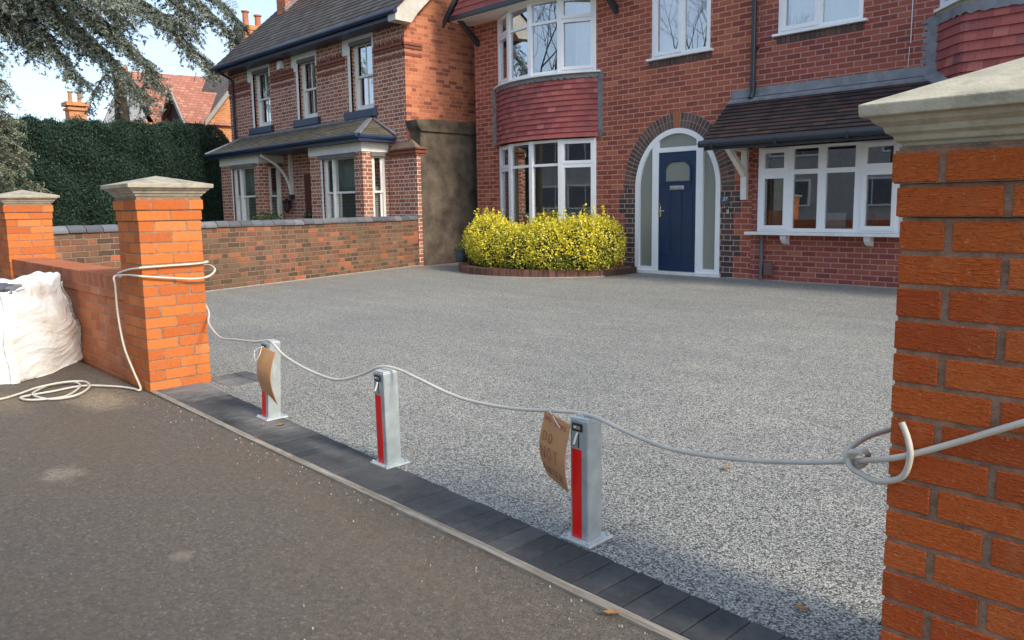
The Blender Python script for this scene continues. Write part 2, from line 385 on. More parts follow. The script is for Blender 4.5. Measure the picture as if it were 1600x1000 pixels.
M_soil = plain('soil', (.05, .035, .025), 1.0, .4, 30, 1.0, 80)
M_concrete = plain('concrete', (.33, .31, .28), .95, .2, 8, .6, 90)
M_slatecop = island('blue_brick_coping', [(0, (.10, .105, .125)), (.6, (.15, .16, .19)), (1, (.22, .225, .24))], rough=.6, bump=.3, grime=.4, grime_col=(.1, .1, .06), gscale=2)
TS = [(0, (.28, .075, .075)), (.3, (.34, .092, .085)), (.75, (.40, .115, .10)), (.9, (.23, .078, .082)), (1, (.46, .155, .13))]
def tile_mat(name, stops, H, W=.165, gap=(.05, .02, .02), grime=.2, gcol=(.1, .05, .05), gscale=1.5, rough=.75, mw=.006, bump=.4):
    return brick_mat(name, stops, gap, P=W, s1=W, H=H, shift=W / 2, mw=mw, rough=rough, grime=grime, grime_col=gcol, gscale=gscale, jitter=.002, bump=bump)
M_tile = tile_mat('hung_clay_tile', TS, 10.0, grime=.22, gcol=(.20, .05, .055), gap=(.17, .04, .04), mw=.003)
M_rtile = tile_mat('dark_roof_tile', [(0, (.020, .017, .020)), (.5, (.034, .024, .027)), (1, (.062, .034, .034))], 10.0, grime=.45, gcol=(.05, .046, .034))
M_slate = tile_mat('roof_slate', [(0, (.042, .04, .042)), (.5, (.066, .062, .062)), (1, (.10, .09, .085))], 10.0, W=.25, grime=.4, gcol=(.10, .095, .06), gscale=2.5)
M_slatem = tile_mat('mossy_roof_slate', [(0, (.09, .08, .065)), (.5, (.13, .115, .09)), (1, (.18, .15, .12))], 10.0, W=.25, grime=.5, gcol=(.14, .13, .075), gscale=2.5)
M_redroof = tile_mat('far_red_tile', [(0, (.36, .15, .105)), (.6, (.46, .20, .14)), (1, (.54, .27, .19))], .12, W=.2, grime=.35, gcol=(.3, .14, .10), gap=(.25, .09, .06), mw=.018)
M_greyroof = tile_mat('far_grey_tile', [(0, (.13, .11, .11)), (1, (.2, .17, .16))], .12, W=.2, grime=.3, gcol=(.2, .19, .12), mw=.018)

def courses(mb, A, B, C, D, row=.1, lift=.014, stagger=0.0):
    """tiled slope between eave line A-B and top line D-C, one stepped course per row; u along eave, v up the slope"""
    A, B, C, D = map(Vector, (A, B, C, D))
    n = (B - A).cross(D - A).normalized()
    L = ((D - A).length + (C - B).length) / 2; k = max(1, round(L / row))
    for i in range(k):
        t0, t1 = i / k, (i + 1) / k
        a, b = A.lerp(D, t0), B.lerp(C, t0); c, d = B.lerp(C, t1), A.lerp(D, t1)
        a2, b2 = a + n * lift, b + n * lift
        c2, d2 = c + n * .001, d + n * .001
        u0 = (a - A).dot((B - A).normalized()); u1 = (b - A).dot((B - A).normalized())
        u3 = (d - A).dot((B - A).normalized()); u2 = (c - A).dot((B - A).normalized())
        o = (i % 2) * .0825 + i * 3.3; v = i * .1 + .5
        mb.face([a2, b2, c2, d2], [(u0 + o, v), (u1 + o, v), (u2 + o, v + .05), (u3 + o, v + .05)])
        mb.face([a, b, b2, a2], [(u0 + o, v), (u1 + o, v), (u1 + o, v + .01), (u0 + o, v + .01)])
        # end caps so the verge has thickness
        mb.face([a, a2, d2], [(0, v)] * 3); mb.face([b2, b, c2], [(0, v)] * 3)
M_dkbrick3d = island('dark_brick_unit', [(0, (.075, .055, .055)), (.6, (.12, .085, .078)), (1, (.17, .10, .085))], rough=.8, bump=.3, grime=.15)
M_archmortar = plain('arch_mortar', (.36, .25, .20), .95, .2, 30, .4, 200)
M_bagstrap = plain('bag_strap', (.78, .76, .68), .6, .15, 15)

# ================================================================== SETTING
g = MB(); g.box(-400, 400, -400, 400, -.6, -.06); struct('ground', g, plain('garden_soil', (.09, .085, .05), 1, .3, 2))
# resin bound driveway
s = NT('resin_aggregate'); o = s.co()
vo = s.n('ShaderNodeTexVoronoi'); s.put(vo.inputs['Vector'], o); vo.inputs['Scale'].default_value = 165
sx = s.n('ShaderNodeSeparateColor'); s.put(sx.inputs[0], vo.outputs['Color'])
c = s.ramp(sx.outputs[0], [(0, (.08, .083, .083)), (.24, (.15, .155, .153)), (.40, (.32, .325, .315)), (.7, (.44, .445, .43)), (1, (.62, .62, .59))])
edge = s.ramp(vo.outputs['Distance'], [(0.35, (1, 1, 1)), (0.75, (.45, .45, .45))])
c = s.mix(1.0, c, edge, 'MULTIPLY')
big = s.ramp(s.noise(o, .55, 5, .6), [(.3, (.86, .87, .89)), (.7, (1.12, 1.11, 1.08))])
c = s.mix(1.0, c, big, 'MULTIPLY')
trail = s.ramp(s.noise(s.co('Object', (.5, 2.4, 1)), 1.3, 4, .6), [(.35, (.92, .93, .94)), (.68, (1.08, 1.07, 1.05))])
c = s.mix(1.0, c, trail, 'MULTIPLY')
c = s.mix(1.0, c, (1.05, 1.02, .96), 'MULTIPLY')
M_resin = s.fin(c, .72, s.bump(vo.outputs['Distance'], .8, -.004), spec=.35)
d = MB()
d.prism([(-5.30, 1.9), (3.5, 1.7), (3.5, 11.2), (-13.4, 12.6), (-12.75, 9.78), (-10.6, 2.1), (-5.7, 2.1)], -.05, 0.0, 'z')
struct('driveway', d, M_resin)
# tarmac footway
s = NT('old_tarmac'); o = s.co()
vo = s.n('ShaderNodeTexVoronoi'); s.put(vo.inputs['Vector'], o); vo.inputs['Scale'].default_value = 120
sx = s.n('ShaderNodeSeparateColor'); s.put(sx.inputs[0], vo.outputs['Color'])
c = s.ramp(sx.outputs[0], [(0, (.10, .09, .08)), (.7, (.165, .146, .128)), (.95, (.215, .19, .165)), (.995, (.34, .32, .28))])
c = s.mix(.5, c, (.155, .136, .120))
n1 = s.noise(o, .9, 6, .62)
c = s.mix(s.ramp(n1, [(.42, (0, 0, 0)), (.68, (.75, .75, .75))]), c, s.mix(.5, c, (.17, .135, .10)))
# patches with their own shape: pale mortar, rust, and painted sun and shade
def patch(cx, cy, rx, ry, colr, amt, s=s, o=None):
    mp_ = s.n('ShaderNodeMapping'); s.put(mp_.inputs[0], s.co()); mp_.inputs['Location'].default_value = (-cx / rx, -cy / ry, 0); mp_.inputs['Scale'].default_value = (1 / rx, 1 / ry, 0)
    ln = s.t.nodes.new('ShaderNodeVectorMath'); ln.operation = 'LENGTH'; s.put(ln.inputs[0], mp_.outputs[0])
    nn = s.noise(s.co(), 9, 8, .8)
    f = s.math('ADD', ln.outputs['Value'], s.math('MULTIPLY', s.math('SUBTRACT', nn, .5), 2.6))
    mr = s.n('ShaderNodeMapRange'); s.put(mr.inputs[0], f); mr.inputs[1].default_value = 1.05; mr.inputs[2].default_value = .35
    return s.math('MULTIPLY', s.math('MULTIPLY', mr.outputs[0], s.ramp(s.noise(s.co(), 55, 4, .7), [(.36, (.25, .25, .25)), (.6, (1, 1, 1))])), amt)
for (cx, cy, rx, ry, cc, am) in ((-5.35, 1.45, .42, .20, (.46, .37, .26), .8), (-5.75, 1.0, .5, .13, (.36, .29, .2), .5), (-3.94, .89, .15, .10, (.42, .38, .31), .62), (-2.66, .95, .06, .05, (.42, .38, .31), .45),  # first two paint the dusty sun patch by the left pillar
                                 (-2.6, 1.55, .7, .09, (.22, .16, .12), .28), (-4.6, 1.2, .8, .25, (.17, .13, .09), .5), (-1.9, 1.45, .5, .10, (.2, .16, .12), .25), (-6.6, 1.55, .8, .3, (.07, .06, .05), .6)):  # last one paints shade and dirt along the low wall's foot
    c = s.mix(patch(cx, cy, rx, ry, cc, am), c, cc)
v2 = s.n('ShaderNodeTexVoronoi'); s.put(v2.inputs['Vector'], s.co()); v2.inputs['Scale'].default_value = 70
s2_ = s.n('ShaderNodeSeparateColor'); s.put(s2_.inputs[0], v2.outputs['Color'])
c = s.mix(1.0, c, s.ramp(s2_.outputs[0], [(0, (.86, .86, .86)), (.5, (1, 1, 1)), (1, (1.1, 1.1, 1.08))]), 'MULTIPLY')
c = s.mix(1.0, c, (.93, .875, .80), 'MULTIPLY')
M_tar = s.fin(c, .9, s.bump(vo.outputs['Distance'], .9, -.004), spec=.25)
d = MB(); d.box(-60, 40, -2.2, 1.74, -.05, -.004); struct('pavement', d, M_tar)
d = MB(); d.box(-60, 40, -11, -2.34, -.10, -.08); struct('road', d, plain('road_asphalt', (.06, .06, .06), .9, .2, 3, .5, 200))
d = MB(); d.box(-60, 40, -2.34, -2.2, -.10, .0); struct('kerb', d, M_concrete, bevel=.01)
d = MB(); d.box(-60, 40, -14.5, -11, -.10, .0); struct('far_pavement', d, M_tar)
d = MB(); d.box(-60, -21, 2.2, 40, -.06, -.03); d.box(-21, -12.8, 2.2, 9.7, -.06, -.03); struct('garden_ground', d, plain('gravel_garden', (.12, .12, .06), 1, .4, 3))

# charcoal block edging laid between the pillars
M_block0 = island('charcoal_block', [(0, (.040, .043, .048)), (.6, (.058, .061, .066)), (1, (.082, .083, .084))], rough=.85, bump=.5, bscale=(150, 150, 150), bdist=.002, grime=.45, grime_col=(.17, .16, .145), gscale=2.2, mottled=.5)
def dusty_sunlit_block():
    s = NT('charcoal_block_dusty_sunlit'); o = s.co(); g = s.n('ShaderNodeNewGeometry')
    c = s.ramp(g.outputs['Random Per Island'], [(0, (.046, .048, .050)), (.6, (.056, .058, .060)), (1, (.072, .073, .073))])
    c = s.mix(.5, c, s.mix(1.0, c, s.ramp(s.noise(o, 45, 4, .7), [(.25, (.5, .5, .5)), (.75, (1.35, 1.35, 1.35))]), 'MULTIPLY'))
    c = s.mix(s.math('MULTIPLY', s.ramp(s.noise(o, 2.2, 5, .65), [(.45, (0, 0, 0)), (.7, (1, 1, 1))]), .5), c, (.19, .18, .165))
    for (cx, cy, rx, ry, am) in ((-5.2, 2.1, .5, .42, .62), (-4.1, 1.95, .45, .12, .4), (-3.3, 1.93, .3, .06, .2)):  # pale patches put both dust and sunlight into the block colour
        mp_ = s.n('ShaderNodeMapping'); s.put(mp_.inputs[0], o); mp_.inputs['Location'].default_value = (-cx / rx, -cy / ry, 0); mp_.inputs['Scale'].default_value = (1 / rx, 1 / ry, 0)
        ln = s.t.nodes.new('ShaderNodeVectorMath'); ln.operation = 'LENGTH'; s.put(ln.inputs[0], mp_.outputs[0])
        f = s.math('ADD', ln.outputs['Value'], s.math('MULTIPLY', s.math('SUBTRACT', s.noise(o, 9, 5, .7), .5), 1.6))
        mr = s.n('ShaderNodeMapRange'); s.put(mr.inputs[0], f); mr.inputs[1].default_value = 1.1; mr.inputs[2].default_value = .35
        c = s.mix(s.math('MULTIPLY', mr.outputs[0], am), c, (.29, .285, .27))
    return s.fin(c, .85, s.bump(s.noise(s.co('Object', (150, 150, 150)), 1, 5, .65), .5, .002), spec=.3)
M_block = dusty_sunlit_block()
def kout(x): return 1.735 + .012 * (-x - 1.1) if x < -1.1 else 1.735
def kin(x): return kout(x) + .205 + (.026 * max(0, -x - .9))
d = MB(); x = 0.35
while x > -5.36:
    wd = .104 + random.uniform(-.002, .002); a, b = x - wd + .004, x
    zt = .006 + random.uniform(-.0015, .0015); sk = .012
    jo = random.uniform(-.003, .003)
    d.hexa([(a, kout(a) + .003, -.05), (b, kout(b) + .003, -.05), (b + sk, kin(b) + jo, -.05), (a + sk, kin(a) + jo, -.05),
            (a, kout(a) + .003, zt), (b, kout(b) + .003, zt), (b + sk, kin(b) + jo, zt + random.uniform(-.001, .001)), (a + sk, kin(a) + jo, zt)])
    x -= wd
# returns behind each pillar
for px, sgn in ((-5.27, -1), (-.62, 1)):
    for k in range(3):
        for r_ in range(2):
            x0 = px + sgn * r_ * .207 + (0.0 if sgn > 0 else .16); y0 = 2.185 + k * .105
            d.box(x0 - .1, x0 + .1, y0, y0 + .1, -.05, .005 + random.uniform(-.001, .001))
struct('block_edging', d, M_block, bevel=.004)
d = MB(); d.prism([(-5.4, 1.74), (.6, 1.735), (.6, 1.96), (-5.4, 2.2)], -.05, -.003, 'z'); struct('edging_bed', d, plain('jointing_sand', (.05, .045, .04), 1, .3, 40))
# weathered timber board along the footway
d = MB(); pts = [-5.30 + k * .15 for k in range(40)]
for a, b in zip(pts, pts[1:]):
    ya, yb = kout(a) - .004 + .003 * math.sin(a * 2.1), kout(b) - .004 + .003 * math.sin(b * 2.1)
    d.hexa([(a, ya - .034, -.05), (b, yb - .034, -.05), (b, yb, -.05), (a, ya, -.05), (a, ya - .034, .007), (b, yb - .034, .007), (b, yb, .009), (a, ya, .009)])
s = NT('weathered_timber'); o = s.co('Object', (3, 60, 20))
c = s.ramp(s.noise(o, 1.5, 6, .7), [(.3, (.16, .13, .10)), (.5, (.30, .26, .21)), (.7, (.46, .42, .36))])
c = s.mix(s.ramp(s.noise(s.co(), 5, 4, .6), [(.5, (0, 0, 0)), (.7, (.6, .6, .6))]), c, (.13, .10, .075))
M_timber = s.fin(c, .95, s.bump(s.noise(o, 1.5, 6, .7), .6, .003), spec=.1)
struct('timber_edging', d, M_timber)

# ================================================================== GATE PILLARS AND LOW WALL
CH = .0727
def cap_mesh(cx, cy, half, z, apex=.155):
    mb = MB(); prof = [(.002, 0), (.006, .010), (.014, .012), (.018, .024), (.030, .031), (.035, .043), (.050, .053), (.054, .060), (.056, .064), (.072, .066), (.074, .092)]
    rings = []
    for off, dz in prof:
        h = half + off; rings.append([mb.p(cx + sx_ * h, cy + sy_ * h, z + dz) for sx_, sy_ in ((-1, -1), (1, -1), (1, 1), (-1, 1))])
    for A, B in zip(rings, rings[1:]):
        for k in range(4): mb.f.append([A[k], A[(k + 1) % 4], B[(k + 1) % 4], B[k]]); mb.uv.append(None); mb.mi.append(0)
    t = mb.p(cx, cy, z + apex); A = rings[-1]
    for k in range(4): mb.f.append([A[k], A[(k + 1) % 4], t]); mb.uv.append(None); mb.mi.append(0)
    mb.f.append(rings[0][::-1]); mb.uv.append(None); mb.mi.append(0)
    return mb
def pillar(x0, y0, wdt, label, mat, capmat, phase=0, g_=.0105, CH=.0727, zb=-.008, rec=.0035, gv=.0095, capgap=.010, apex=.155):
    cx, cy = x0 + wdt / 2, y0 + wdt / 2
    root = thing('gate_pillar', (cx, cy, 0), label, 'gate pillar', 'brick pillars with stone caps')
    mb = MB(); hb = (wdt - g_) / 2; q = (wdt - 2 * g_ - hb) / 2   # long brick, end brick
    rnd = random.Random(int(abs(x0) * 100))
    for k in range(18):
        z0 = zb + k * CH + .004; z1 = z0 + CH - gv; ex = {16: .007, 17: .016}.get(k, 0)
        a0, a1, b0, b1 = x0 - ex, x0 + wdt + ex, y0 - ex, y0 + wdt + ex; W = wdt + 2 * ex; h2 = (W - g_) / 2
        def J(): return rnd.uniform(-.0012, .0012)
        if (k + phase) % 2 == 0:
            for yy in ((b0, b0 + q), (b1 - q, b1)):
                for xx in ((a0, a0 + h2), (a1 - h2, a1)): mb.box(xx[0] + J(), xx[1] + J(), yy[0] + J(), yy[1] + J(), z0, z1)
            for xx in ((a0, a0 + q), (a1 - q, a1)): mb.box(xx[0] + J(), xx[1] + J(), b0 + q + g_, b1 - q - g_, z0, z1)
        else:
            for xx in ((a0, a0 + q), (a1 - q, a1)):
                for yy in ((b0, b0 + h2), (b1 - h2, b1)): mb.box(xx[0] + J(), xx[1] + J(), yy[0] + J(), yy[1] + J(), z0, z1)
            for yy in ((b0, b0 + q), (b1 - q, b1)): mb.box(a0 + q + g_, a1 - q - g_, yy[0] + J(), yy[1] + J(), z0, z1)
    mb.build('brickwork', mat, root, bevel=.0022)
    mm = MB(); r_ = rec
    mm.box(x0 + r_, x0 + wdt - r_, y0 + r_, y0 + wdt - r_, -.05, zb + 16 * CH)
    mm.box(x0 - .007 + r_, x0 + wdt + .007 - r_, y0 - .007 + r_, y0 + wdt + .007 - r_, zb + 16 * CH + .002, zb + 17 * CH)
    mm.box(x0 - .016 + r_, x0 + wdt + .016 - r_, y0 - .016 + r_, y0 + wdt + .016 - r_, zb + 17 * CH + .001, zb + 18 * CH - .002)
    mm.box(x0 - .006, x0 + wdt + .006, y0 - .006, y0 + wdt + .006, zb + 18 * CH - .0015, zb + 18 * CH + capgap)
    mm.build('mortar_joints', M_mortar, root)
    cap_mesh(cx, cy, wdt / 2, zb + 18 * CH + capgap, apex).build('coping_stone', capmat, root, bevel=.003)
    return root
pillar(-5.705, 1.755, .415, 'orange brick gate pillar with hose wrapped round it, at the right end of the low wall', M_orange, M_capold, 1)
pillar(-9.515, 1.745, .415, 'orange brick pillar furthest left, at the far end of the low wall behind the white bag', M_orange, M_capold, 1)
pillar(-.588, 1.800, .412, 'large rough-faced orange brick gate pillar nearest the camera at the right edge', M_rustic, M_capstone, 0, g_=.017, CH=.0746, zb=-.012, rec=.0042, gv=.012, capgap=.006, apex=.20)

def low_wall(xa, xb, y0, y1, label, H=.755):
    root = thing('low_brick_wall', ((xa + xb) / 2, (y0 + y1) / 2, 0), label, 'wall')
    mb = MB(); mb.box(xa, xb, y0 + .025, y1 - .02, -.05, .585); mb.build('brickwork', M_lowwall, root)
    mb = MB(); mb.box(xa, xb, y0 + .008, y1 - .006, .588, .642); mb.build('creasing_course', M_lowwall, root, bevel=.002)
    mb = MB(); x_ = xa + .002
    while x_ < xb - .02:
        e = min(x_ + .066, xb); mb.box(x_, e - .008, y0, y1, .652, H); x_ += .0735
    mb.build('brick_on_edge_coping', M_orangecop, root, bevel=.002)
    mb = MB(); mb.box(xa + .001, xb - .001, y0 + .003, y1 - .003, .643, H - .004); mb.build('mortar_bed', M_mortar2, root)
    return root
M_orangecop = island('coping_brick', [(0, (.36, .115, .055)), (.5, (.42, .14, .065)), (1, (.46, .17, .085))], rough=.9, spec=.2, bump=.4, mottled=.3, grime=.35, grime_col=(.26, .12, .07), gscale=4)
M_mortar2 = plain('coping_mortar', (.40, .22, .14), .95, .2, 30, .5, 200)
low_wall(-9.10, -5.708, 1.765, 2.06, 'low orange brick front wall with brick-on-edge top, between the two left pillars')
low_wall(-14.5, -9.517, 1.80, 2.06, 'low brick wall running off to the left of the furthest pillar', 1.0)
low_wall(-.174, 3.2, 1.86, 2.12, 'low brick wall hidden to the right of the nearest gate pillar')

# old party wall between the two front gardens
root = thing('boundary_wall', (-11.7, 6.1, 0), 'old weathered red brick garden wall with blue-grey coping between the two houses', 'wall')
A = Vector((-10.62, 2.08, 0)); B = Vector((-12.70, 9.80, 0)); Lw = (B - A).length; ang = math.atan2(B.y - A.y, B.x - A.x)
Tw = Matrix.Translation(A) @ Matrix.Rotation(ang, 4, 'Z')
mb = MB(); mb.T = Tw; nseg = 40
for k in range(nseg):
    a, b = Lw * k / nseg, Lw * (k + 1) / nseg
    ja, jb = .006 * math.sin(a * 3), .006 * math.sin(b * 3)
    mb.face([(b, ja * 0 + jb, -.05), (a, ja, -.05), (a, ja, .955), (b, jb, .955)][::-1], [(b, -.05), (a, -.05), (a, .955), (b, .955)][::-1])
    mb.face([(a, .23, -.05), (b, .23, -.05), (b, .23, .955), (a, .23, .955)][::-1], [(a, 0), (b, 0), (b, 1), (a, 1)][::-1])
mb.face([(Lw, 0, -.05), (Lw, .23, -.05), (Lw, .23, .955), (Lw, 0, .955)]); mb.face([(0, .23, -.05), (0, 0, -.05), (0, 0, .955), (0, .23, .955)])
mb.build('brickwork', M_old, root)
mb = MB(); mb.T = Tw; k = 0; x_ = 0
while x_ < Lw - .05:
    wd = .225; e = min(x_ + wd - .01, Lw); dz = random.uniform(-.006, .006)
    mb.prism([(-.03, .958 + dz), (.26, .958 + dz), (.262, 1.0 + dz), (.20, 1.052 + dz), (.03, 1.055 + dz), (-.032, 1.0 + dz)], x_, e, 'x'); x_ += wd
mb.build('coping', M_slatecop, root, bevel=.008)

# ================================================================== MAIN HOUSE
FY = 11.18
house = thing('red_brick_house', (-4, FY + 3, 0), 'red brick semi-detached house with navy front door, curved bay and tiled canopy', 'house')
H = (house)
BCX, BR_ = -10.34, 2.25; BCY = FY + BR_ * math.cos(R(35))
holes = [(-11.60, -9.07, .55, 2.45), (-11.60, -9.07, 3.70, 5.06), (-7.79, -6.66, 3.71, 5.03), (-5.50, -4.26, 3.73, 4.85), (-8.115, -6.425, 0.0, 2.49), (-5.66, -3.60, .78, 2.05), (-3.05, -.9, 3.68, 4.9)]
mb = MB(); slab(mb, -12.37, 6.0, -.05, 5.6, holes, FY, FY + .24)
mb.face([(-12.37, 19, -.05), (-12.37, FY + .24, -.05), (-12.37, FY + .24, 5.6), (-12.37, 19, 5.6)]); mb.face([(6, FY + .24, -.05), (6, 19, -.05), (6, 19, 5.6), (6, FY + .24, 5.6)])
mb.face([(6, 19, -.05), (-12.37, 19, -.05), (-12.37, 19, 5.6), (6, 19, 5.6)])
# brick spandrels either side of the arched door opening
def arch(t, a=.85, b=1.0, cz=1.5, cx=-7.27): return (cx + a * math.cos(t), cz + b * math.sin(t))
N = 28
for k in range(N):
    t0, t1 = math.pi * k / N, math.pi * (k + 1) / N
    x0, z0 = arch(t0); x1, z1 = arch(t1); x0 = min(max(x0, -8.115), -6.425); x1 = min(max(x1, -8.115), -6.425); z0 = min(z0, 2.49); z1 = min(z1, 2.49)
    mb.face([(x1, FY, z1), (x0, FY, z0), (x0, FY, 2.492), (x1, FY, 2.492)])
    mb.face([(x0, FY, z0), (x1, FY, z1), (x1, FY + .12, z1), (x0, FY + .12, z0)])
wall = mb.build('brick_wall', M_main, house)
# interiors
def room(name, x0, x1, y1, z0, z1, par, y0=FY + .25):
    m_ = MB(); m_.face([(x0, y1, z0), (x1, y1, z0), (x1, y1, z1), (x0, y1, z1)]); m_.face([(x0, y0, z0), (x1, y0, z0), (x1, y1, z0), (x0, y1, z0)])
    m_.face([(x0, y0, z1), (x0, y1, z1), (x1, y1, z1), (x1, y0, z1)]); m_.face([(x0, y0, z0), (x0, y1, z0), (x0, y1, z1), (x0, y0, z1)]); m_.face([(x1, y0, z0), (x1, y0, z1), (x1, y1, z1), (x1, y1, z0)])
    return m_.build(name, M_room, par)
room('room', -12.1, -8.5, 15, .1, 2.6, house); room('room', -12.1, -8.4, 15, 3.0, 5.3, house); room('room', -8.3, -6.1, 15, 3.0, 5.3, house)
room('room', -6.0, -3.7, 15, 3.0, 5.3, house); room('room', -6.0, 2.0, 15, .1, 2.6, house); room('room', -8.4, -6.1, 16, .05, 2.7, house); room('room', -3.6, 1, 15, 3.0, 5.3, house)

def winframe(name, parent, T, W, Hh, lights, fr=.06, th=.07, mat=M_upvc, gmat=M_glass, casew=.042):
    """lights: (xa, xb, [(za, zb, opens)]) in the window's own metres"""
    hl = []; cas = []
    for xa, xb, cells in lights:
        for za, zb, op in cells: (cas if op else hl).append((xa, xb, za, zb))
    f = MB(); f.T = T; slab(f, 0, W, 0, Hh, hl + cas, 0, th)
    fo = f.build(name, mat, parent, bevel=.004)
    if cas:
        for a, b, z0, z1 in cas:
            c_ = MB(); c_.T = T; slab(c_, a - .018, b + .018, z0 - .018, z1 + .018, [(a + casew, b - casew, z0 + casew, z1 - casew)], -.018, .03)
            c_.build('casement', mat, fo, bevel=.004)
    g_ = MB(); g_.T = T
    for a, b, z0, z1 in hl + cas:
        dx_ = random.uniform(-.003, .003)
        g_.face([(a - .01, .034 + dx_, z0 - .01), (b + .01, .034 - dx_, z0 - .01), (b + .01, .034 - dx_, z1 + .01), (a - .01, .034 + dx_, z1 + .01)])
    g_.build('pane', gmat, fo)
    return fo
def TM(x, y, z, a=0): return Matrix.Translation((x, y, z)) @ Matrix.Rotation(a, 4, 'Z')
def curtain(parent, pts, z0, z1, mat, name='curtain', amp=.025, freq=38):
    m_ = MB(); (xa, ya), (xb, yb) = pts; n = 40; L_ = math.hypot(xb - xa, yb - ya)
    for k in range(n):
        q = []
        for t in (k / n, (k + 1) / n):
            x = xa + (xb - xa) * t; y = ya + (yb - ya) * t; wv = amp * math.sin(t * L_ * freq + 1.2 * math.sin(t * 9)); q.append((x, y + wv))
        m_.face([(*q[0], z0), (*q[1], z0), (*q[1], z1), (*q[0], z1)])
    return m_.build(name, mat, parent, smooth=True)

def bowpt(th, r, z): return (BCX + r * math.sin(th), BCY - r * math.cos(th), z)
def bow(z0, z1, ztr, gmat, label):
    bw = MB(); angs = [R(-35), R(-17.5), 0, R(17.5), R(35)]
    # mullion posts at the joints form the frame; each facet adds rails and glass
    T0 = None
    for i, a in enumerate(angs):
        hw = .045 if 0 < i < 4 else .04
        bw.T = Matrix.Translation(bowpt(a, BR_, 0)) @ Matrix.Rotation(a, 4, 'Z'); bw.box(-hw, hw, -.012, .075, z0, z1)
    frame = bw.build('bow_window', M_upvc, house, bevel=.005)
    cs = MB(); gl = MB(); rl = MB()
    for i in range(4):
        a0, a1 = angs[i], angs[i + 1]; p0 = Vector(bowpt(a0, BR_, 0)); p1 = Vector(bowpt(a1, BR_, 0)); Lf = (p1 - p0).length
        T = Matrix.Translation(p0) @ Matrix.Rotation((a0 + a1) / 2, 4, 'Z'); cas = i in (0, 3)
        rl.T = T; e = .046
        hs = [(e, Lf - e, z0 + .06, ztr - .025), (e, Lf - e, ztr + .025, z1 - .05)]
        slab(rl, .02, Lf - .02, z0, z1, hs, .004, .066, sides=False)
        gl.T = T; dd = .003 * (i - 1.5)
        for h in hs: gl.face([(h[0], .035 + dd, h[2]), (h[1], .035 - dd, h[2]), (h[1], .035 - dd, h[3]), (h[0], .035 + dd, h[3])])
        if cas:
            for h in hs:
                cs = MB(); cs.T = T; slab(cs, h[0] - .015, h[1] + .015, h[2] - .018, h[3] + .018, [(h[0] + .04, h[1] - .04, h[2] + .04, h[3] - .04)], -.016, .03); cs.build('casement', M_upvc, frame, bevel=.004)
    rl.build('rails', M_upvc, frame, bevel=.003); gl.build('pane', gmat, frame)
    sl = MB(); n = 24; ro, ri = BR_ + .11, BR_ - .06
    for k in range(n):
        a, b = R(-37.5) + R(75) * k / n, R(-37.5) + R(75) * (k + 1) / n
        P = [bowpt(a, ro, z0 - .045), bowpt(b, ro, z0 - .045), bowpt(b, ri, z0 - .045), bowpt(a, ri, z0 - .045), bowpt(a, ro, z0 - .015), bowpt(b, ro, z0 - .015), bowpt(b, ri, z0), bowpt(a, ri, z0)]
        sl.hexa(P)
    sl.build('sill', M_upvcd, frame)
    return frame
lowbow = bow(.60, 2.47, 2.0, M_glass, ''); upbow = bow(3.70, 5.07, 4.66, M_glassu, '')
curtain(upbow, (bowpt(R(24), BR_ - .22, 0)[:2], bowpt(R(33), BR_ - .18, 0)[:2]), 3.72, 5.05, M_curtain)
curtain(upbow, (bowpt(R(-34), BR_ - .18, 0)[:2], bowpt(R(-29), BR_ - .2, 0)[:2]), 3.72, 5.05, M_curtain)
m_ = MB()
for k in range(22):
    z = 1.0 + k * .06; p0, p1 = bowpt(R(-34), BR_ - .13, z), bowpt(R(-20), BR_ - .13, z)
    m_.face([p0, p1, (p1[0], p1[1] - .02, z + .045), (p0[0], p0[1] - .02, z + .045)])
m_.build('blind', M_blind, lowbow)
# tile-hung apron
def apron(cx_pts, z0, z1, name, par, rows=11, flare=.05, matt=M_tile):
    """cx_pts: function(t in 0..1, off) -> (x,y) along the plan, off pushes outward"""
    m_ = MB(); n = 48; hh = (z1 - z0) / rows; Lt = 0; us = [0]
    for k in range(n):
        a = cx_pts(k / n, 0); b = cx_pts((k + 1) / n, 0); Lt += math.hypot(b[0] - a[0], b[1] - a[1]); us.append(Lt)
    for r_ in range(rows):
        zb, zt = z0 + r_ * hh, z0 + (r_ + 1) * hh
        fl = flare * max(0, 1 - r_ / 3) ** 2; ft = flare * max(0, 1 - (r_ + 1) / 3) ** 2; o_ = (r_ % 2) * .0825 + r_ * 3.3
        for k in range(n):
            A_, B_ = cx_pts(k / n, .030 + fl), cx_pts((k + 1) / n, .030 + fl); C_, D_ = cx_pts((k + 1) / n, .004 + ft), cx_pts(k / n, .004 + ft)
            E_, F_ = cx_pts(k / n, .0 + fl), cx_pts((k + 1) / n, .0 + fl); v = .5 + r_ * .1
            m_.face([(*A_, zb), (*B_, zb), (*C_, zt), (*D_, zt)], [(us[k] + o_, v), (us[k + 1] + o_, v), (us[k + 1] + o_, v + .05), (us[k] + o_, v + .05)])
            m_.face([(*F_, zb), (*B_, zb), (*A_, zb), (*E_, zb)], [(us[k] + o_, v)] * 4)
    return m_.build(name, matt, par)
def bowplan(t, off): p = bowpt(R(-36.5 + 73 * t), BR_ + .02 + off, 0); return (p[0], p[1])
ap = apron(bowplan, 2.49, 3.585, 'tile_hung_apron', house, rows=11)
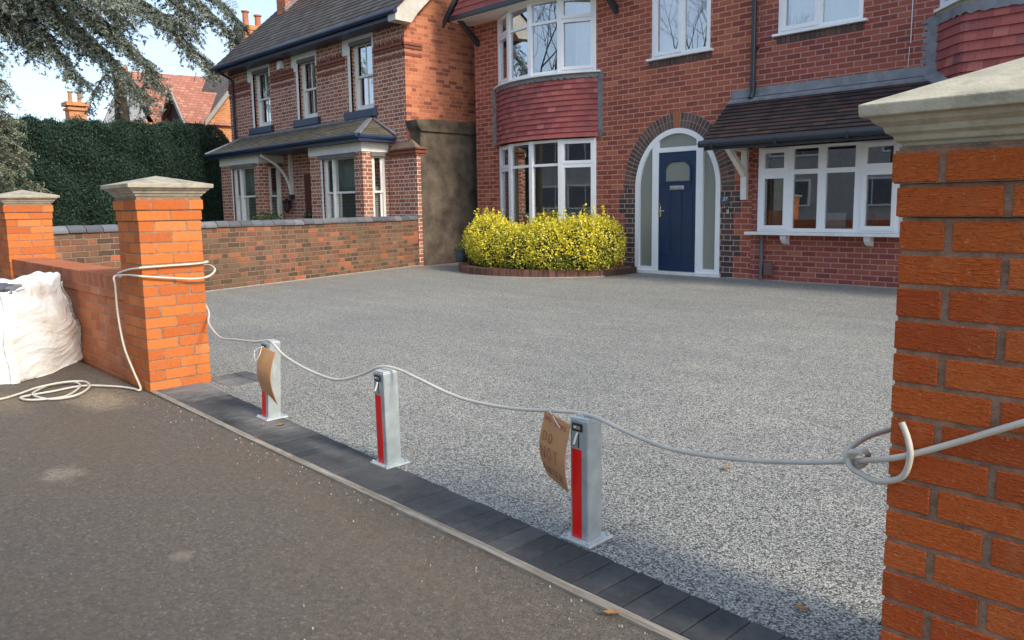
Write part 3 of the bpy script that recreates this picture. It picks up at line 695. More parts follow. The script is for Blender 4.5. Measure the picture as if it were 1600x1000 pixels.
# lead dressing round the apron: wavy lower edge on top, stepped strips at both sides
def leadband(plan, z, par, n=90, h=.075):
    m_ = MB()
    for k in range(n):
        a, b = k / n, (k + 1) / n; za, zb_ = [z - h - .018 * abs(math.sin(t * 60)) - .01 * math.sin(t * 143) for t in (a, b)]
        A_, B_ = plan(a, .034), plan(b, .034)
        m_.face([(*A_, za), (*B_, zb_), (*plan(b, .036), z), (*plan(a, .036), z)])
    return m_.build('lead_flashing', M_lead, par)
leadband(bowplan, 3.658, ap)
for sg, xx in ((1, -8.985), (-1, -11.72)):
    m_ = MB()
    for k in range(15):
        z = 2.46 + k * .0815; wv = .085 + .03 * (k % 2) + random.uniform(-.01, .01)
        m_.box(min(xx, xx + sg * wv), max(xx, xx + sg * wv), FY - .006 - .0006 * k, FY + .02, z, z + .0815)
    m_.build('lead_soaker', M_lead, ap)

# gable over the bow: tile-hung front, dark boards, white soffit, brackets
GY, gx0, gx1, gz = 10.60, -12.50, -8.30, 5.10
gab = MB(); xm = (gx0 + gx1) / 2; gh = 2.1
rows = 18
for r_ in range(rows):
    za, zb_ = gz + .07 + gh * r_ / rows, gz + .07 + gh * (r_ + 1) / rows
    def half(z): return (gx1 - gx0) / 2 * (1 - (z - gz) / (gh + .12))
    a, b = half(za), half(zb_); v = .5 + r_ * .1; o_ = (r_ % 2) * .0825 + r_ * 3.3
    gab.face([(xm - a, GY - .018, za), (xm + a, GY - .018, za), (xm + b, GY - .002, zb_), (xm - b, GY - .002, zb_)], [(-a + o_, v), (a + o_, v), (b + o_, v + .05), (-b + o_, v + .05)])
    gab.face([(xm - a, GY, za), (xm + a, GY, za), (xm + a, GY - .018, za), (xm - a, GY - .018, za)], [(0, v)] * 4)
gob = gab.build('tile_hung_gable', M_tile, house)
m_ = MB(); m_.box(gx0 + .02, gx1 - .02, GY - .03, GY + .02, gz - .02, gz + .075); m_.build('fascia_board', M_anth, gob, bevel=.003)
for sg in (-1, 1):
    m_ = MB(); xe = xm + sg * (gx1 - gx0) / 2; sl = math.atan2(gh + .12, (gx1 - gx0) / 2)
    P = [(xe + sg * .16, gz - .14), (xe + sg * .16, gz + .02), (xm, gz + gh + .40), (xm, gz + gh + .16)]
    if sg > 0: P = P[::-1]
    m_.prism([(a, b) for a, b in P], GY - .06 - .001 * sg, GY - .02, 'y')
    m_.build('bargeboard', M_anth, gob, bevel=.004)
m_ = MB(); m_.box(gx0 + .03, gx1 - .03, GY + .02, FY - .002, gz - .035, gz - .005); m_.build('soffit', M_upvcd, gob)
m_ = MB()
m_.face([(gx0 - .12, GY - .06, gz), (gx0 - .12, 15.5, gz), (xm, 15.5, gz + gh + .3), (xm, GY - .06, gz + gh + .42)])
m_.face([(gx1 + .12, 15.5, gz), (gx1 + .12, GY - .06, gz), (xm, GY - .06, gz + gh + .42), (xm, 15.5, gz + gh + .3)])
m_.build('gable_roof', M_rtile, gob)
for bx in (-12.24, -8.56):
    m_ = MB(); m_.prism([(FY - .004, 4.60), (FY - .004, 4.74), (GY + .12, gz - .037), (GY + .02, gz - .037)], bx - .045, bx + .045, 'x'); m_.build('bracket', M_anth, gob, bevel=.004)
# main roof behind, gutter over the right-hand side
m_ = MB(); courses(m_, (-8.1, FY - .3, 5.42), (6.3, FY - .3, 5.42), (6.3, 15, 8.9), (-8.1, 15, 8.9), .11)
courses(m_, (6.3, 19.3, 5.42), (-12.5, 19.3, 5.42), (-12.5, 15, 8.9), (6.3, 15, 8.9), .11)
m_.face([(-12.5, FY - .2, 5.42), (-8.1, FY - .3, 5.42), (-8.1, 15, 8.9), (-12.5, 15, 8.9)]); m_.face([(-12.5, 19.3, 5.42), (-12.5, FY - .2, 5.42), (-12.5, 15, 8.9)]); m_.face([(6.3, FY - .3, 5.42), (6.3, 19.3, 5.42), (6.3, 15, 8.9)])
m_.build('main_roof', M_rtile, house)
m_ = MB(); m_.box(-8.1, 6.2, FY - .28, FY - .002, 5.30, 5.41); m_.build('eaves_soffit', M_upvcd, house)
m_ = MB(); m_.tube([(-8.1, FY - .34, 5.40), (6.2, FY - .34, 5.40)], .055, 10); m_.build('gutter', M_anth, house)

# first-floor windows
wm = winframe('window', house, TM(-7.79, FY - .01, 3.71), 1.13, 1.32, [(.065, .58, [(.055, 1.26, True)]), (.645, 1.065, [(.055, 1.26, False)])], gmat=M_glassu)
m_ = MB(); m_.box(-7.87, -6.60, FY - .075, FY + .01, 3.675, 3.712); m_.build('sill', M_upvc, wm, bevel=.004)
curtain(wm, ((-7.7, FY + .2), (-7.45, FY + .2)), 3.72, 5.0, M_curtain); curtain(wm, ((-6.95, FY + .2), (-6.72, FY + .2)), 3.72, 5.0, M_curtain)
wr = winframe('window', house, TM(-5.50, FY - .01, 3.745), 1.24, 1.10, [(.07, .60, [(.055, 1.05, True)]), (.665, 1.18, [(.055, 1.05, False)])], gmat=M_glassu)
m_ = MB(); m_.box(-5.57, -4.19, FY - .075, FY + .01, 3.71, 3.747); m_.build('sill', M_upvc, wr, bevel=.004)
curtain(wr, ((-5.45, FY + .14), (-4.3, FY + .14)), 3.76, 4.84, M_curtain, amp=.02, freq=55)
for (xa, xb, z1) in ((-7.85, -6.63, 3.672), (-5.52, -4.24, 3.707)):
    m_ = MB(); x_ = xa
    while x_ < xb: m_.box(x_, min(x_ + .063, xb), FY - .012, FY + .03, z1 - .105, z1); x_ += .0745
    m_.build('brick_on_edge_sill', M_dkbrick3d, house, bevel=.002)

# ---------------- arched entrance
CX = -7.27
arc = MB()   # white frame: band following the arch, plus posts and transom
def ell(t, a, b): return (CX + a * math.cos(t), 1.5 + b * math.sin(t))
yo, yi = FY - .02, FY + .07
def loop_band(mb, outer, inner, y0, y1):
    n = len(outer)
    for k in range(n - 1):
        (ax, az), (bx, bz), (cx, cz), (dx, dz) = outer[k], outer[k + 1], inner[k + 1], inner[k]
        mb.face([(ax, y0, az), (dx, y0, dz), (cx, y0, cz), (bx, y0, bz)]); mb.face([(ax, y0, az), (bx, y0, bz), (bx, y1, bz), (ax, y1, az)])
        mb.face([(dx, y1, dz), (cx, y1, cz), (cx, y0, cz), (dx, y0, dz)]); mb.face([(ax, y1, az), (bx, y1, bz), (cx, y1, cz), (dx, y1, dz)])
NN = 40
outer = [(CX + .85, .02)] + [ell(math.pi * k / NN, .85, 1.0) for k in range(NN + 1)] + [(CX - .85, .02)]
inner = [(CX + .765, .02)] + [ell(math.pi * k / NN, .765, .915) for k in range(NN + 1)] + [(CX - .765, .02)]
loop_band(arc, outer, inner, yo, yi)
dl, dr = -7.63, -6.88
def topz(x, a=.77, b=.92): return 1.5 + b * math.sqrt(max(0, 1 - ((x - CX) / a) ** 2))
for xa, xb in ((dl - .13, dl), (dr, dr + .13)):
    arc.prism([(xa, .05), (xb, .05), (xb, topz(xb)), (xa, topz(xa))], yo + .004, yi - .004, 'y')
arc.box(dl, dr, yo + .006, yi - .006, 2.105, 2.185)
arc.box(CX - .764, dl - .13, yo + .008, yi - .008, .05, .12); arc.box(dr + .13, CX + .764, yo + .008, yi - .008, .05, .12)
ent = arc.build('entrance_frame', M_upvc, house, bevel=.003)
m_ = MB(); m_.box(CX - .875, CX + .875, yo - .05, yi, -.02, .055); m_.build('threshold', M_upvcd, ent, bevel=.005)
gl = MB()
for xa, xb in ((CX - .766, dl - .12), (dr + .12, CX + .766)):
    n = 10; top = [(xa + (xb - xa) * k / n) for k in range(n + 1)]
    gl.face([(xa, FY + .03, .11), (xb, FY + .03, .11)] + [(x, FY + .03, topz(x)) for x in top[::-1]])
top = [(dl + (dr - dl) * k / 14) for k in range(15)]
gl.face([(dl, FY + .03, 2.17), (dr, FY + .03, 2.17)] + [(x, FY + .03, topz(x)) for x in top[::-1]])
gl.build('side_and_fan_light', M_frost, ent)
# door leaf
dm = MB(); y0 = FY + .0
slab(dm, dl + .004, dr - .004, .065, 2.10, [(-7.51, -6.99, 1.60, 1.93)], y0, y0 + .045)
dr_o = dm.build('front_door', M_door, house)
for a, b, c_, d_ in ((-7.555, -7.39, .33, 1.42), (-7.335, -7.165, .20, 1.42), (-7.11, -6.945, .33, 1.42)):   # raised panels
    pm = MB()
    for q, (e1, y1) in enumerate(((0, .010), (.018, .0105), (.032, .013))):
        pm.box(a + e1, b - e1, y0 - y1, y0 + .001, c_ + e1, d_ - e1)
    pm.build('raised_panel', M_door, dr_o, bevel=.003)
pm = MB()
archp = [(-7.53, 1.575)] + [(-7.25 + .28 * math.cos(math.pi - math.pi * k / 16), 1.80 + .185 * math.sin(math.pi * k / 16)) for k in range(17)] + [(-6.97, 1.575)]
inn = [(-7.495, 1.61)] + [(-7.25 + .245 * math.cos(math.pi - math.pi * k / 16), 1.80 + .150 * math.sin(math.pi * k / 16)) for k in range(17)] + [(-7.005, 1.61)]
loop_band(pm, archp[::-1], inn[::-1], y0 - .013, y0 + .002); pm.box(-7.53, -6.97, y0 - .0125, y0 + .002, 1.575, 1.609)
for k in range(16):    # corners of the leaf above the arched light
    xa, za = inn[1 + k]; xb, zb_ = inn[2 + k]
    pm.face([(xa, y0 - .004, za), (xb, y0 - .004, zb_), (xb, y0 - .004, 1.96), (xa, y0 - .004, 1.96)])
pm.build('arched_moulding', M_door, dr_o, bevel=.002)
m_ = MB(); m_.face([(-7.50, y0 + .012, 1.605), (-7.0, y0 + .012, 1.605), (-7.0, y0 + .012, 1.95), (-7.5, y0 + .012, 1.95)]); m_.build('pane', M_frost, dr_o)
m_ = MB(); m_.box(-7.395, -7.115, y0 - .012, y0, 1.462, 1.53); m_.box(-7.375, -7.135, y0 - .02, y0 - .012, 1.478, 1.515); m_.build('letterbox', M_metal, dr_o, bevel=.004)
m_ = MB(); m_.box(-7.60, -7.575, y0 - .008, y0, 1.0, 1.19); m_.tube([(-7.588, y0 - .004, 1.10), (-7.588, y0 - .05, 1.10), (-7.57, y0 - .055, 1.10), (-7.47, y0 - .055, 1.10)], .009, 8)
m_.tube([(-7.588, y0 - .03, 1.22), (-7.588, y0, 1.22)], .014, 10); m_.build('handle', M_metal, dr_o)
# dark brick arch of two rings with a tile keystone, toothed dark jambs
for half_ in (0, 1):
  am = MB()
  for ring, (ai, ao) in enumerate(((.862, .975), (.986, 1.105))):
    n = 46
    for k in range(n // 2 * half_, n // 2 * (half_ + 1)):
        t0, t1 = math.pi * (k + .12) / n, math.pi * (k + .88) / n
        if abs((t0 + t1) / 2 - math.pi / 2) < .055: continue
        bi, bo = ai + .15, ao + .15
        P = [ell(t0, ai, bi), ell(t1, ai, bi), ell(t1, ao, bo), ell(t0, ao, bo)]
        am.prism(P, FY - .010, FY + .05, 'y')
  am_o = am.build('brick_arch', M_dkbrick3d, house)
bm_ = MB(); loop_band(bm_, [ell(math.pi * k / 40, 1.11, 1.26) for k in range(41)], [ell(math.pi * k / 40, .852, 1.002) for k in range(41)], FY - .005, FY + .03); bm_.build('arch_mortar', M_archmortar, am_o)
km = MB()
for k in range(6):
    a = math.pi / 2 + (k - 2.5) * .019; P = [ell(a - .0075, .855, 1.008), ell(a + .0075, .855, 1.008), ell(a + .0085, 1.125, 1.285), ell(a - .0085, 1.125, 1.285)]
    km.prism(P, FY - .014, FY + .03, 'y')
km.build('keystone', M_orangecop, am_o)
Hc = .0885
for sg in (-1, 1):
    jm = MB()
    for k in range(17):
        z = k * Hc; xi = CX + sg * .853; wd = .357 if (k // 4) % 2 == 1 else .238
        a, b = sorted((xi, xi + sg * wd))
        if a < -6.4 and b > -6.41 and sg > 0: pass
        jm.face([(a, FY - .004, z), (b, FY - .004, z), (b, FY - .004, z + Hc), (a, FY - .004, z + Hc)])
        jm.face([(a, FY, z), (a, FY - .004, z), (a, FY - .004, z + Hc), (a, FY, z + Hc)]); jm.face([(b, FY - .004, z), (b, FY, z), (b, FY, z + Hc), (b, FY - .004, z + Hc)])
    jm.build('dark_brick_jamb', M_dark, house)
# dark jamb strip left of the bow

# number plate and bell
m_ = MB(); m_.box(-6.405, -6.265, FY - .022, FY - .005, 1.205, 1.345); npl = m_.build('number_plate', plain('grey_slate_plate', (.07, .085, .10), .4, .1), house, bevel=.002)
text_mesh('house_number', '37', .085, plain('white_numeral', (.85, .87, .88), .4), Matrix.Translation((-6.335, FY - .0235, 1.285)) @ Matrix.Rotation(R(90), 4, 'X'), npl, shear=.25)
m_ = MB(); m_.box(-6.30, -6.255, FY - .024, FY - .004, 1.045, 1.17); db = m_.build('doorbell', M_metal, house, bevel=.004)
m_ = MB(); m_.box(-6.295, -6.26, FY - .03, FY - .024, 1.12, 1.165); m_.build('button', M_black, db)

# ---------------- canopy over the entrance and the boxed window
cx0, cx1 = -6.24, .2
cy, czb, czt = 10.27, 2.14, 2.90
m_ = MB(); courses(m_, (cx0, cy, czb), (cx1, cy, czb), (cx1, FY, czt), (cx0, FY, czt), .093, .016)
can = m_.build('canopy_roof', M_rtile, house)
m_ = MB(); m_.prism([(FY - .004, czt - .02), (FY - .004, 2.09), (cy + .04, 2.04), (cy + .04, czb - .01)], cx0 + .03, cx1 - .01, 'x'); m_.build('canopy_soffit', M_anth, can)
m_ = MB()
for sgz in (0,):
    m_.tube([(cx0 - .02, cy - .035, 2.115), (cx1, cy - .035, 2.115)], .052, 12)
for k in range(7): m_.box(cx0 + .2 + k * 1.0, cx0 + .235 + k * 1.0, cy - .092, cy - .01, 2.05, 2.13)
m_.build('gutter', M_anth, can)
m_ = MB(); m_.box(cx0 + .04, cx1 - .02, cy + .0, cy + .038, 2.02, 2.145); m_.build('fascia', M_anth, can)
m_ = MB(); x_ = cx0
random.seed(3)
m_.prism([(FY - .012, 3.0), (FY - .018, 2.90), (FY - .15, 2.795), (FY - .15, 2.775), (FY - .002, 2.885), (FY - .002, 3.0)], cx0 - .01, -3.27, 'x')
m_.build('lead_flashing', M_lead, can, bevel=.002)
# white gallows bracket
m_ = MB(); m_.box(-6.035, -5.935, FY - .075, FY - .001, 1.27, 2.05)
m_.prism([(FY - .07, 1.62), (FY - .07, 1.74), (FY - .50, 2.055), (FY - .62, 2.055)], -6.025, -5.945, 'x'); m_.box(-6.03, -5.94, FY - .70, FY - .002, 2.035, 2.095)
m_.build('gallows_bracket', M_wood, can, bevel=.004)
# boxed window
bw = winframe('boxed_window', house, TM(-5.68, FY - .17, .775), 2.07, 1.275,
    [(.06, .46, [(.055, .85, True), (.92, 1.235, True)]), (.56, .93, [(.055, .86, False), (.93, 1.235, False)]), (1.05, 1.46, [(.055, .86, False), (.93, 1.235, False)]), (1.58, 2.01, [(.055, .85, True), (.92, 1.235, True)])], th=.08)
for xa in (-5.68, -3.67): m_ = MB(); m_.box(xa, xa + .06, FY - .09, FY + .02, .78, 2.05); m_.build('side_cheek', M_upvc, bw)
m_ = MB(); m_.box(-5.86, -3.46, FY - .25, FY - .002, .725, .772); m_.build('sill', M_upvcd, bw, bevel=.006)
for bx in (-5.27, -4.03):
    m_ = MB(); m_.prism([(FY - .002, .72), (FY - .16, .72), (FY - .15, .66), (FY - .09, .60), (FY - .002, .57)], bx - .045, bx + .045, 'x'); m_.build('sill_bracket', M_upvc, bw, bevel=.005)
curtain(bw, ((-5.63, FY + .12), (-5.28, FY + .12)), .82, 1.62, M_beige, amp=.02, freq=50)
# simple table and chairs seen through the glass, plus red seat backs
m_ = MB(); m_.box(-4.9, -3.4, FY + .9, FY + 1.7, .78, .82)
for x_, y_ in ((-4.85, .95), (-3.45, .95), (-4.85, 1.65), (-3.45, 1.65)): m_.box(x_ - .03, x_ + .03, FY + y_ - .03, FY + y_ + .03, .1, .78)
tb = m_.build('dining_table', M_upvcd, None, bevel=.005); tag(tb, 'white dining table behind the glass of the boxed window', 'table')
def dchair(x, y, mat, label):
    r_ = thing('dining_chair', (x, y, .1), label, 'chair', 'chairs behind the boxed window')
    q = MB(); q.box(x - .2, x + .2, y - .2, y + .2, .53, .57); q.build('seat', mat, r_, bevel=.01)
    q = MB(); q.box(x - .2, x + .2, y - .22, y - .19, .60, 1.05); q.build('backrest', mat, r_, bevel=.012)
    for sx_ in (-.17, .17):
        for sy_ in (-.19, .17): q = MB(); q.tube([(x + sx_, y + sy_, .1), (x + sx_, y + sy_, .54 if sy_ > 0 else 1.0)], .012, 6); q.build('leg', M_metal, r_)
M_redseat = plain('red_seat', (.45, .05, .04), .6); M_whseat = plain('white_seat', (.7, .7, .7), .5)
dchair(-3.95, FY + .62, M_redseat, 'red-backed chair behind the right light of the boxed window')
dchair(-4.75, FY + .62, M_whseat, 'white-backed chair behind the middle lights of the boxed window')

# wall below, waste pipe, vent cover
m_ = MB(); m_.tube([(-5.66, FY - .05, .0), (-5.66, FY - .05, .74)], .027, 10); m_.build('waste_pipe', M_grey, house)
m_ = MB(); m_.box(-5.60, -5.47, FY - .09, FY - .002, .08, .285); m_.build('meter_cover', plain('brown_plastic', (.15, .085, .075), .5), house, bevel=.01)
# rainwater downpipe
m_ = MB(); m_.tube([(-5.87, FY - .06, 2.88), (-5.87, FY - .06, 5.38)], .036, 12); m_.tube([(-5.87, FY - .06, 3.03), (-5.87, FY - .06, 2.93), (-5.87, FY - .12, 2.83)], .040, 12)
for z in (3.55, 4.45): m_.tube([(-5.87, FY - .06, z), (-5.87, FY - .06, z + .09)], .044, 12); m_.box(-5.935, -5.805, FY - .03, FY - .002, z + .03, z + .06)
m_.tube([(-5.87, FY - .06, 3.0), (-5.87, FY - .06, 3.09)], .046, 12)
m_.build('downpipe', M_anth, house)
m_ = MB(); m_.tube([(-3.62, FY - .012, 3.32), (-3.615, FY - .012, 4.2), (-3.62, FY - .012, 5.3)], .006, 6); m_.tube([(-3.63, FY - .012, 3.28), (-3.64, FY - .012, 3.0)], .004, 5); m_.build('cable', M_upvcd, house)
# wire loop beside the gable bracket (hanging hook)


# ---------------- upper canted bay at the right
vb = [(-3.29, FY), (-2.89, 10.76), (-1.1, 10.76), (-.7, FY)]
def bayplan(t, off):
    seg = [math.dist(vb[i], vb[i + 1]) for i in range(3)]; tot = sum(seg); q = t * tot
    # offset polygon outward
    o2 = [(vb[0][0] - off, vb[0][1]), (vb[1][0] - off * .42, vb[1][1] - off), (vb[2][0] + off * .42, vb[2][1] - off), (vb[3][0] + off, vb[3][1])]
    i = 0
    while i < 2 and q > seg[i]: q -= seg[i]; i += 1
    f_ = min(1, q / seg[i]); return (o2[i][0] + (o2[i + 1][0] - o2[i][0]) * f_, o2[i][1] + (o2[i + 1][1] - o2[i][1]) * f_)
rb = apron(bayplan, 2.55, 3.53, 'tile_hung_bay', house, rows=8, flare=.0)
leadband(bayplan, 3.62, rb, h=.11)
m_ = MB(); m_.box(-3.42, -3.28, FY - .008, FY + .02, 2.86, 3.62)
for k in range(8): m_.box(-3.47 - .02 * (k % 2), -3.42, FY - .0065, FY + .02, 2.95 + k * .085, 3.0 + k * .085)
m_.build('lead_soaker', M_lead, rb)
m_ = MB(); m_.hexa([(-3.30, FY - .02, 2.87), (-2.86, 10.70, 2.50), (-2.80, 10.60, 2.46), (-3.42, FY - .12, 2.82), (-3.30, FY - .02, 2.94), (-2.86, 10.70, 2.60), (-2.80, 10.60, 2.475), (-3.42, FY - .12, 2.835)]); m_.build('valley_flashing', M_lead, rb)
m_ = MB()
for off, z0_, z1_, mt in ((.07, 3.665, 3.70, 0),):
    pts = [bayplan(k / 48, off) for k in range(49)]
    for a, b in zip(pts, pts[1:]): m_.hexa([(*a, z0_), (*b, z0_), (b[0], b[1] + .2, z0_), (a[0], a[1] + .2, z0_), (*a, z1_), (*b, z1_), (b[0], b[1] + .2, z1_ + .01), (a[0], a[1] + .2, z1_ + .01)])
m_.build('sill', M_upvc, rb)
m_ = MB(); pts = [bayplan(k / 48, .035) for k in range(49)]
for a, b in zip(pts, pts[1:]): m_.hexa([(*a, 3.615), (*b, 3.615), (b[0], b[1] + .2, 3.615), (a[0], a[1] + .2, 3.615), (*a, 3.664), (*b, 3.664), (b[0], b[1] + .2, 3.664), (a[0], a[1] + .2, 3.664)])
m_.build('timber_sill', plain('weathered_sill', (.30, .27, .18), .9, .2), rb)
for i in range(3):
    a, b = Vector(vb[i]), Vector(vb[i + 1]); L_ = (b - a).length; an = math.atan2(b.y - a.y, b.x - a.x)
    n_ = 1 if i != 1 else 3; wds = (L_ - .08) / n_
    winframe('bay_window', rb, TM(a.x, a.y, 3.70, an), L_, 1.2, [(.06 + k * wds, .04 + (k + 1) * wds - .02, [(.06, .78, False), (.84, 1.14, False)]) for k in range(n_)], gmat=M_glassu)

# ================================================================== PLANTER, SHRUB, POT
pl = [(-11.45, 10.45), (-11.15, 9.62), (-10.72, 9.20), (-10.2, 9.0), (-9.7, 8.97), (-9.2, 9.08), (-8.75, 9.30), (-8.38, 9.62), (-8.08, 10.0), (-8.02, 10.25), (-7.98, 10.9)]
def smooth_path(P, n=6):
    P = [Vector(p) for p in P]; out_ = []
    for i in range(len(P) - 1):
        p0, p1, p2, p3 = P[max(i - 1, 0)], P[i], P[i + 1], P[min(i + 2, len(P) - 1)]
        for k in range(n):
            t = k / n; out_.append(.5 * ((2 * p1) + (p2 - p0) * t + (2 * p0 - 5 * p1 + 4 * p2 - p3) * t * t + (3 * p1 - p0 - 3 * p2 + p3) * t ** 3))
    out_.append(P[-1]); return out_
root = thing('planter', (-9.6, 10, 0), 'low curved brick planter edging under the bay window', 'planter')
pp = smooth_path([(x, y, 0) for x, y in pl], 8)
m_ = MB(); ac = 0
for i in range(len(pp) - 1):
    a, b = pp[i], pp[i + 1]; d_ = (b - a).length
    ta = (pp[min(i + 1, len(pp) - 1)] - pp[max(i - 1, 0)]).normalized(); tb_ = (pp[min(i + 2, len(pp) - 1)] - a).normalized()
    na, nb = Vector((-ta.y, ta.x, 0)), Vector((-tb_.y, tb_.x, 0)); a2, b2 = a + na * .21, b + nb * .21; zt = .135
    m_.face([(a.x, a.y, -.05), (b.x, b.y, -.05), (b.x, b.y, zt), (a.x, a.y, zt)], [(ac, .07), (ac + d_, .07), (ac + d_, .25), (ac, .25)])
    m_.face([(a.x, a.y, zt), (b.x, b.y, zt), (b2.x, b2.y, zt), (a2.x, a2.y, zt)], [(ac, .04), (ac + d_, .04), (ac + d_, .23), (ac, .23)])
    m_.face([(b.x + nb.x * .21, b.y + nb.y * .21, -.05), (a2.x, a2.y, -.05), (a2.x, a2.y, zt), (b2.x, b2.y, zt)], [(ac, .07)] * 4)
    ac += d_
m_.build('brick_edging', M_plant, root)
m_ = MB(); m_.prism([(p.x + .03, p.y + .09) for p in pp] + [(-8.1, FY), (-11.5, FY)], -.04, .10, 'z'); m_.build('soil', M_soil, root)
# pale mortar line where the driveway meets the walls
m_ = MB()
for P_ in ([(p.x, p.y - .012) for p in pp[6:-8]], [(A.x + (B.x - A.x) * k / 20 + .012, A.y + (B.y - A.y) * k / 20) for k in range(3, 21)]):
    m_.tube([(x, y, .0) for x, y in P_], .014, 6)
tag(m_.build('mortar_fillet', M_concrete), kind='structure')
m_ = MB(); m_.tube([(-6.3, FY - .01, 0), (-3, FY - .01, 0), (3.4, FY - .01, 0)], .014, 6); tag(m_.build('mortar_fillet', M_concrete), kind='structure')

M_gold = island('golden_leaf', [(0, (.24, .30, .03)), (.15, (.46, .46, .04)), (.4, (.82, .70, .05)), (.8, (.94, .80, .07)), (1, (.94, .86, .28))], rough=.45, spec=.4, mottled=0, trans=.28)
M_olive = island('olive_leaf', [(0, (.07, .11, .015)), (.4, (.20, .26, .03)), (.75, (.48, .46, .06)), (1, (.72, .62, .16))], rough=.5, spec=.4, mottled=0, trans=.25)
root = thing('golden_shrub', (-9.6, 10.0, .1), 'bright yellow-green leafy shrub growing in the planter under the bay window', 'shrub')
mounds = [(-10.72, 10.0, .53, .46, .55, .52), (-10.35, 9.75, .56, .48, .52, .50), (-9.9, 9.62, .44, .55, .50, .46), (-9.3, 9.58, .42, .60, .52, .45), (-8.8, 9.72, .48, .55, .55, .49), (-8.4, 9.98, .52, .55, .55, .52), (-8.16, 10.2, .55, .40, .52, .48), (-9.6, 10.2, .44, 1.4, .6, .42)]
pts = []
for (cx, cy_, cz, rx, ry, rz) in mounds:
    n = int(6200 * (rx * rz) / .25)
    v = rng.normal(size=(n, 3)); v /= np.linalg.norm(v, axis=1)[:, None]; rr = rng.uniform(.80, 1.03, n) ** 1
    th = np.arctan2(v[:, 1], v[:, 0]); lump = 1 + .07 * np.sin(5 * th + cx * 9) * np.cos(6 * v[:, 2]) + .05 * np.sin(11 * th + 4 * v[:, 2] + cx * 5) + .03 * np.sin(23 * th + 9 * v[:, 2])
    P = v * (rr * lump)[:, None] * np.array([rx, ry, rz]) + np.array([cx, cy_, cz]); pts.append(P)
P = np.vstack(pts); P = P[(P[:, 2] > .12) & (P[:, 1] < FY - .05) & (P[:, 1] > 9.10)]
# upright shoots breaking the outline
sh = []
for _ in range(170):
    mx_ = mounds[random.randrange(7)]; x = mx_[0] + random.uniform(-1, 1) * mx_[3] * .9; y = mx_[1] + random.uniform(-1, .6) * mx_[4] * .7
    z = mx_[2] + mx_[5] * math.sqrt(max(0, 1 - ((x - mx_[0]) / mx_[3]) ** 2 * .8 - ((y - mx_[1]) / mx_[4]) ** 2 * .8)) - .05; h = random.uniform(.05, .26) ** 1.0; lx, ly = random.uniform(-.05, .05), random.uniform(-.05, .02)
    for k in range(int(h * 110)): t = random.random(); sh.append((x + lx * t + random.gauss(0, .014), y + ly * t + random.gauss(0, .014), z + h * t))
P = np.vstack([P, np.array(sh)])
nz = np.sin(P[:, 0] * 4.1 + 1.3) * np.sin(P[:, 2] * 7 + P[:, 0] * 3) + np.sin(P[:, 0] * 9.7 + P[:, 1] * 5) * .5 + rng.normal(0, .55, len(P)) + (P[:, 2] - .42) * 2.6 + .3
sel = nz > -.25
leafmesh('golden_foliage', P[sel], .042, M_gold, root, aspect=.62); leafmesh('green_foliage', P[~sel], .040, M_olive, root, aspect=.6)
m_ = MB()
for _ in range(60):
    mx_ = mounds[random.randrange(7)]; b = (mx_[0] + random.uniform(-.15, .15), mx_[1] + .2, .08); t = (mx_[0] + random.uniform(-.4, .4), mx_[1] + random.uniform(-.35, .3), mx_[2] + random.uniform(-.1, .4))
    m_.tube([b, ((b[0] + t[0]) / 2 + .03, (b[1] + t[1]) / 2, (b[2] + t[2]) / 2), t], [.012, .008, .004], 5)
m_.tube([(-8.02, 10.5, .12), (-7.98, 10.45, .5), (-7.93, 10.5, .85)], .008, 5)
m_.build('stems', M_bark, root)
# dull core so that the wall does not show through
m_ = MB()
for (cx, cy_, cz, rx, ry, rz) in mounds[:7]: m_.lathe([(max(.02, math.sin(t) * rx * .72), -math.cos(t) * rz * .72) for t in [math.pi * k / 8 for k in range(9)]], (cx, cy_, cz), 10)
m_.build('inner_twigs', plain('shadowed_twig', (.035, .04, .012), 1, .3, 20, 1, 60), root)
# plant pot beside it
root = thing('plant_pot', (-11.75, 10.0, 0), 'blue-green glazed plant pot left of the golden shrub by the rendered wall', 'plant pot')
pcx, pcy = -11.33, 9.78
root.location = (pcx, pcy, .13)
m_ = MB(); m_.lathe([(.10, 0), (.115, .02), (.135, .12), (.142, .22), (.155, .225), (.157, .26), (.135, .262), (.128, .22)], (pcx, pcy, .13), 20); m_.build('pot', plain('green_glaze', (.05, .085, .085), .4, .25, 12), root, smooth=False)
P = rng.normal(0, 1, (260, 3)) * np.array([.06, .06, .045]) + np.array([pcx + .03, pcy, .43]); leafmesh('leaves', P, .03, M_olive, root)

# ================================================================== NEIGHBOUR'S HOUSE
nh = thing('victorian_brick_house', (-17, 13, 0), 'older red brick house with sash windows, navy gutters and slate roof, left of the driveway', 'house')
NY = 9.8
ws = [(-19.86, -18.94, 3.44, 4.95), (-17.42, -16.58, 3.44, 4.90), (-15.06, -14.19, 3.41, 4.95)]
m_ = MB(); slab(m_, -21.35, -13.02, -.05, 5.25, ws, NY, NY + .25)
m_.face([(-21.35, 18, -.05), (-21.35, NY + .25, -.05), (-21.35, NY + .25, 5.25), (-21.35, 13.9, 9.1), (-21.35, 18, 5.25)]); m_.build('brick_wall', M_nb, nh)
m_ = MB(); m_.face([(-13.016, NY + .002, -.05), (-13.016, 18, -.05), (-13.016, 18, 5.25), (-13.016, 13.9, 9.1), (-13.016, NY + .002, 5.25)])
m_.build('gable_wall', M_nside, nh)
m_ = MB(); m_.box(-21.0, -13.4, 13, 13.1, .2, 5.2); m_.box(-21.2, -13.2, NY + .3, 13, 2.95, 3.0); m_.build('room', M_room, nh)
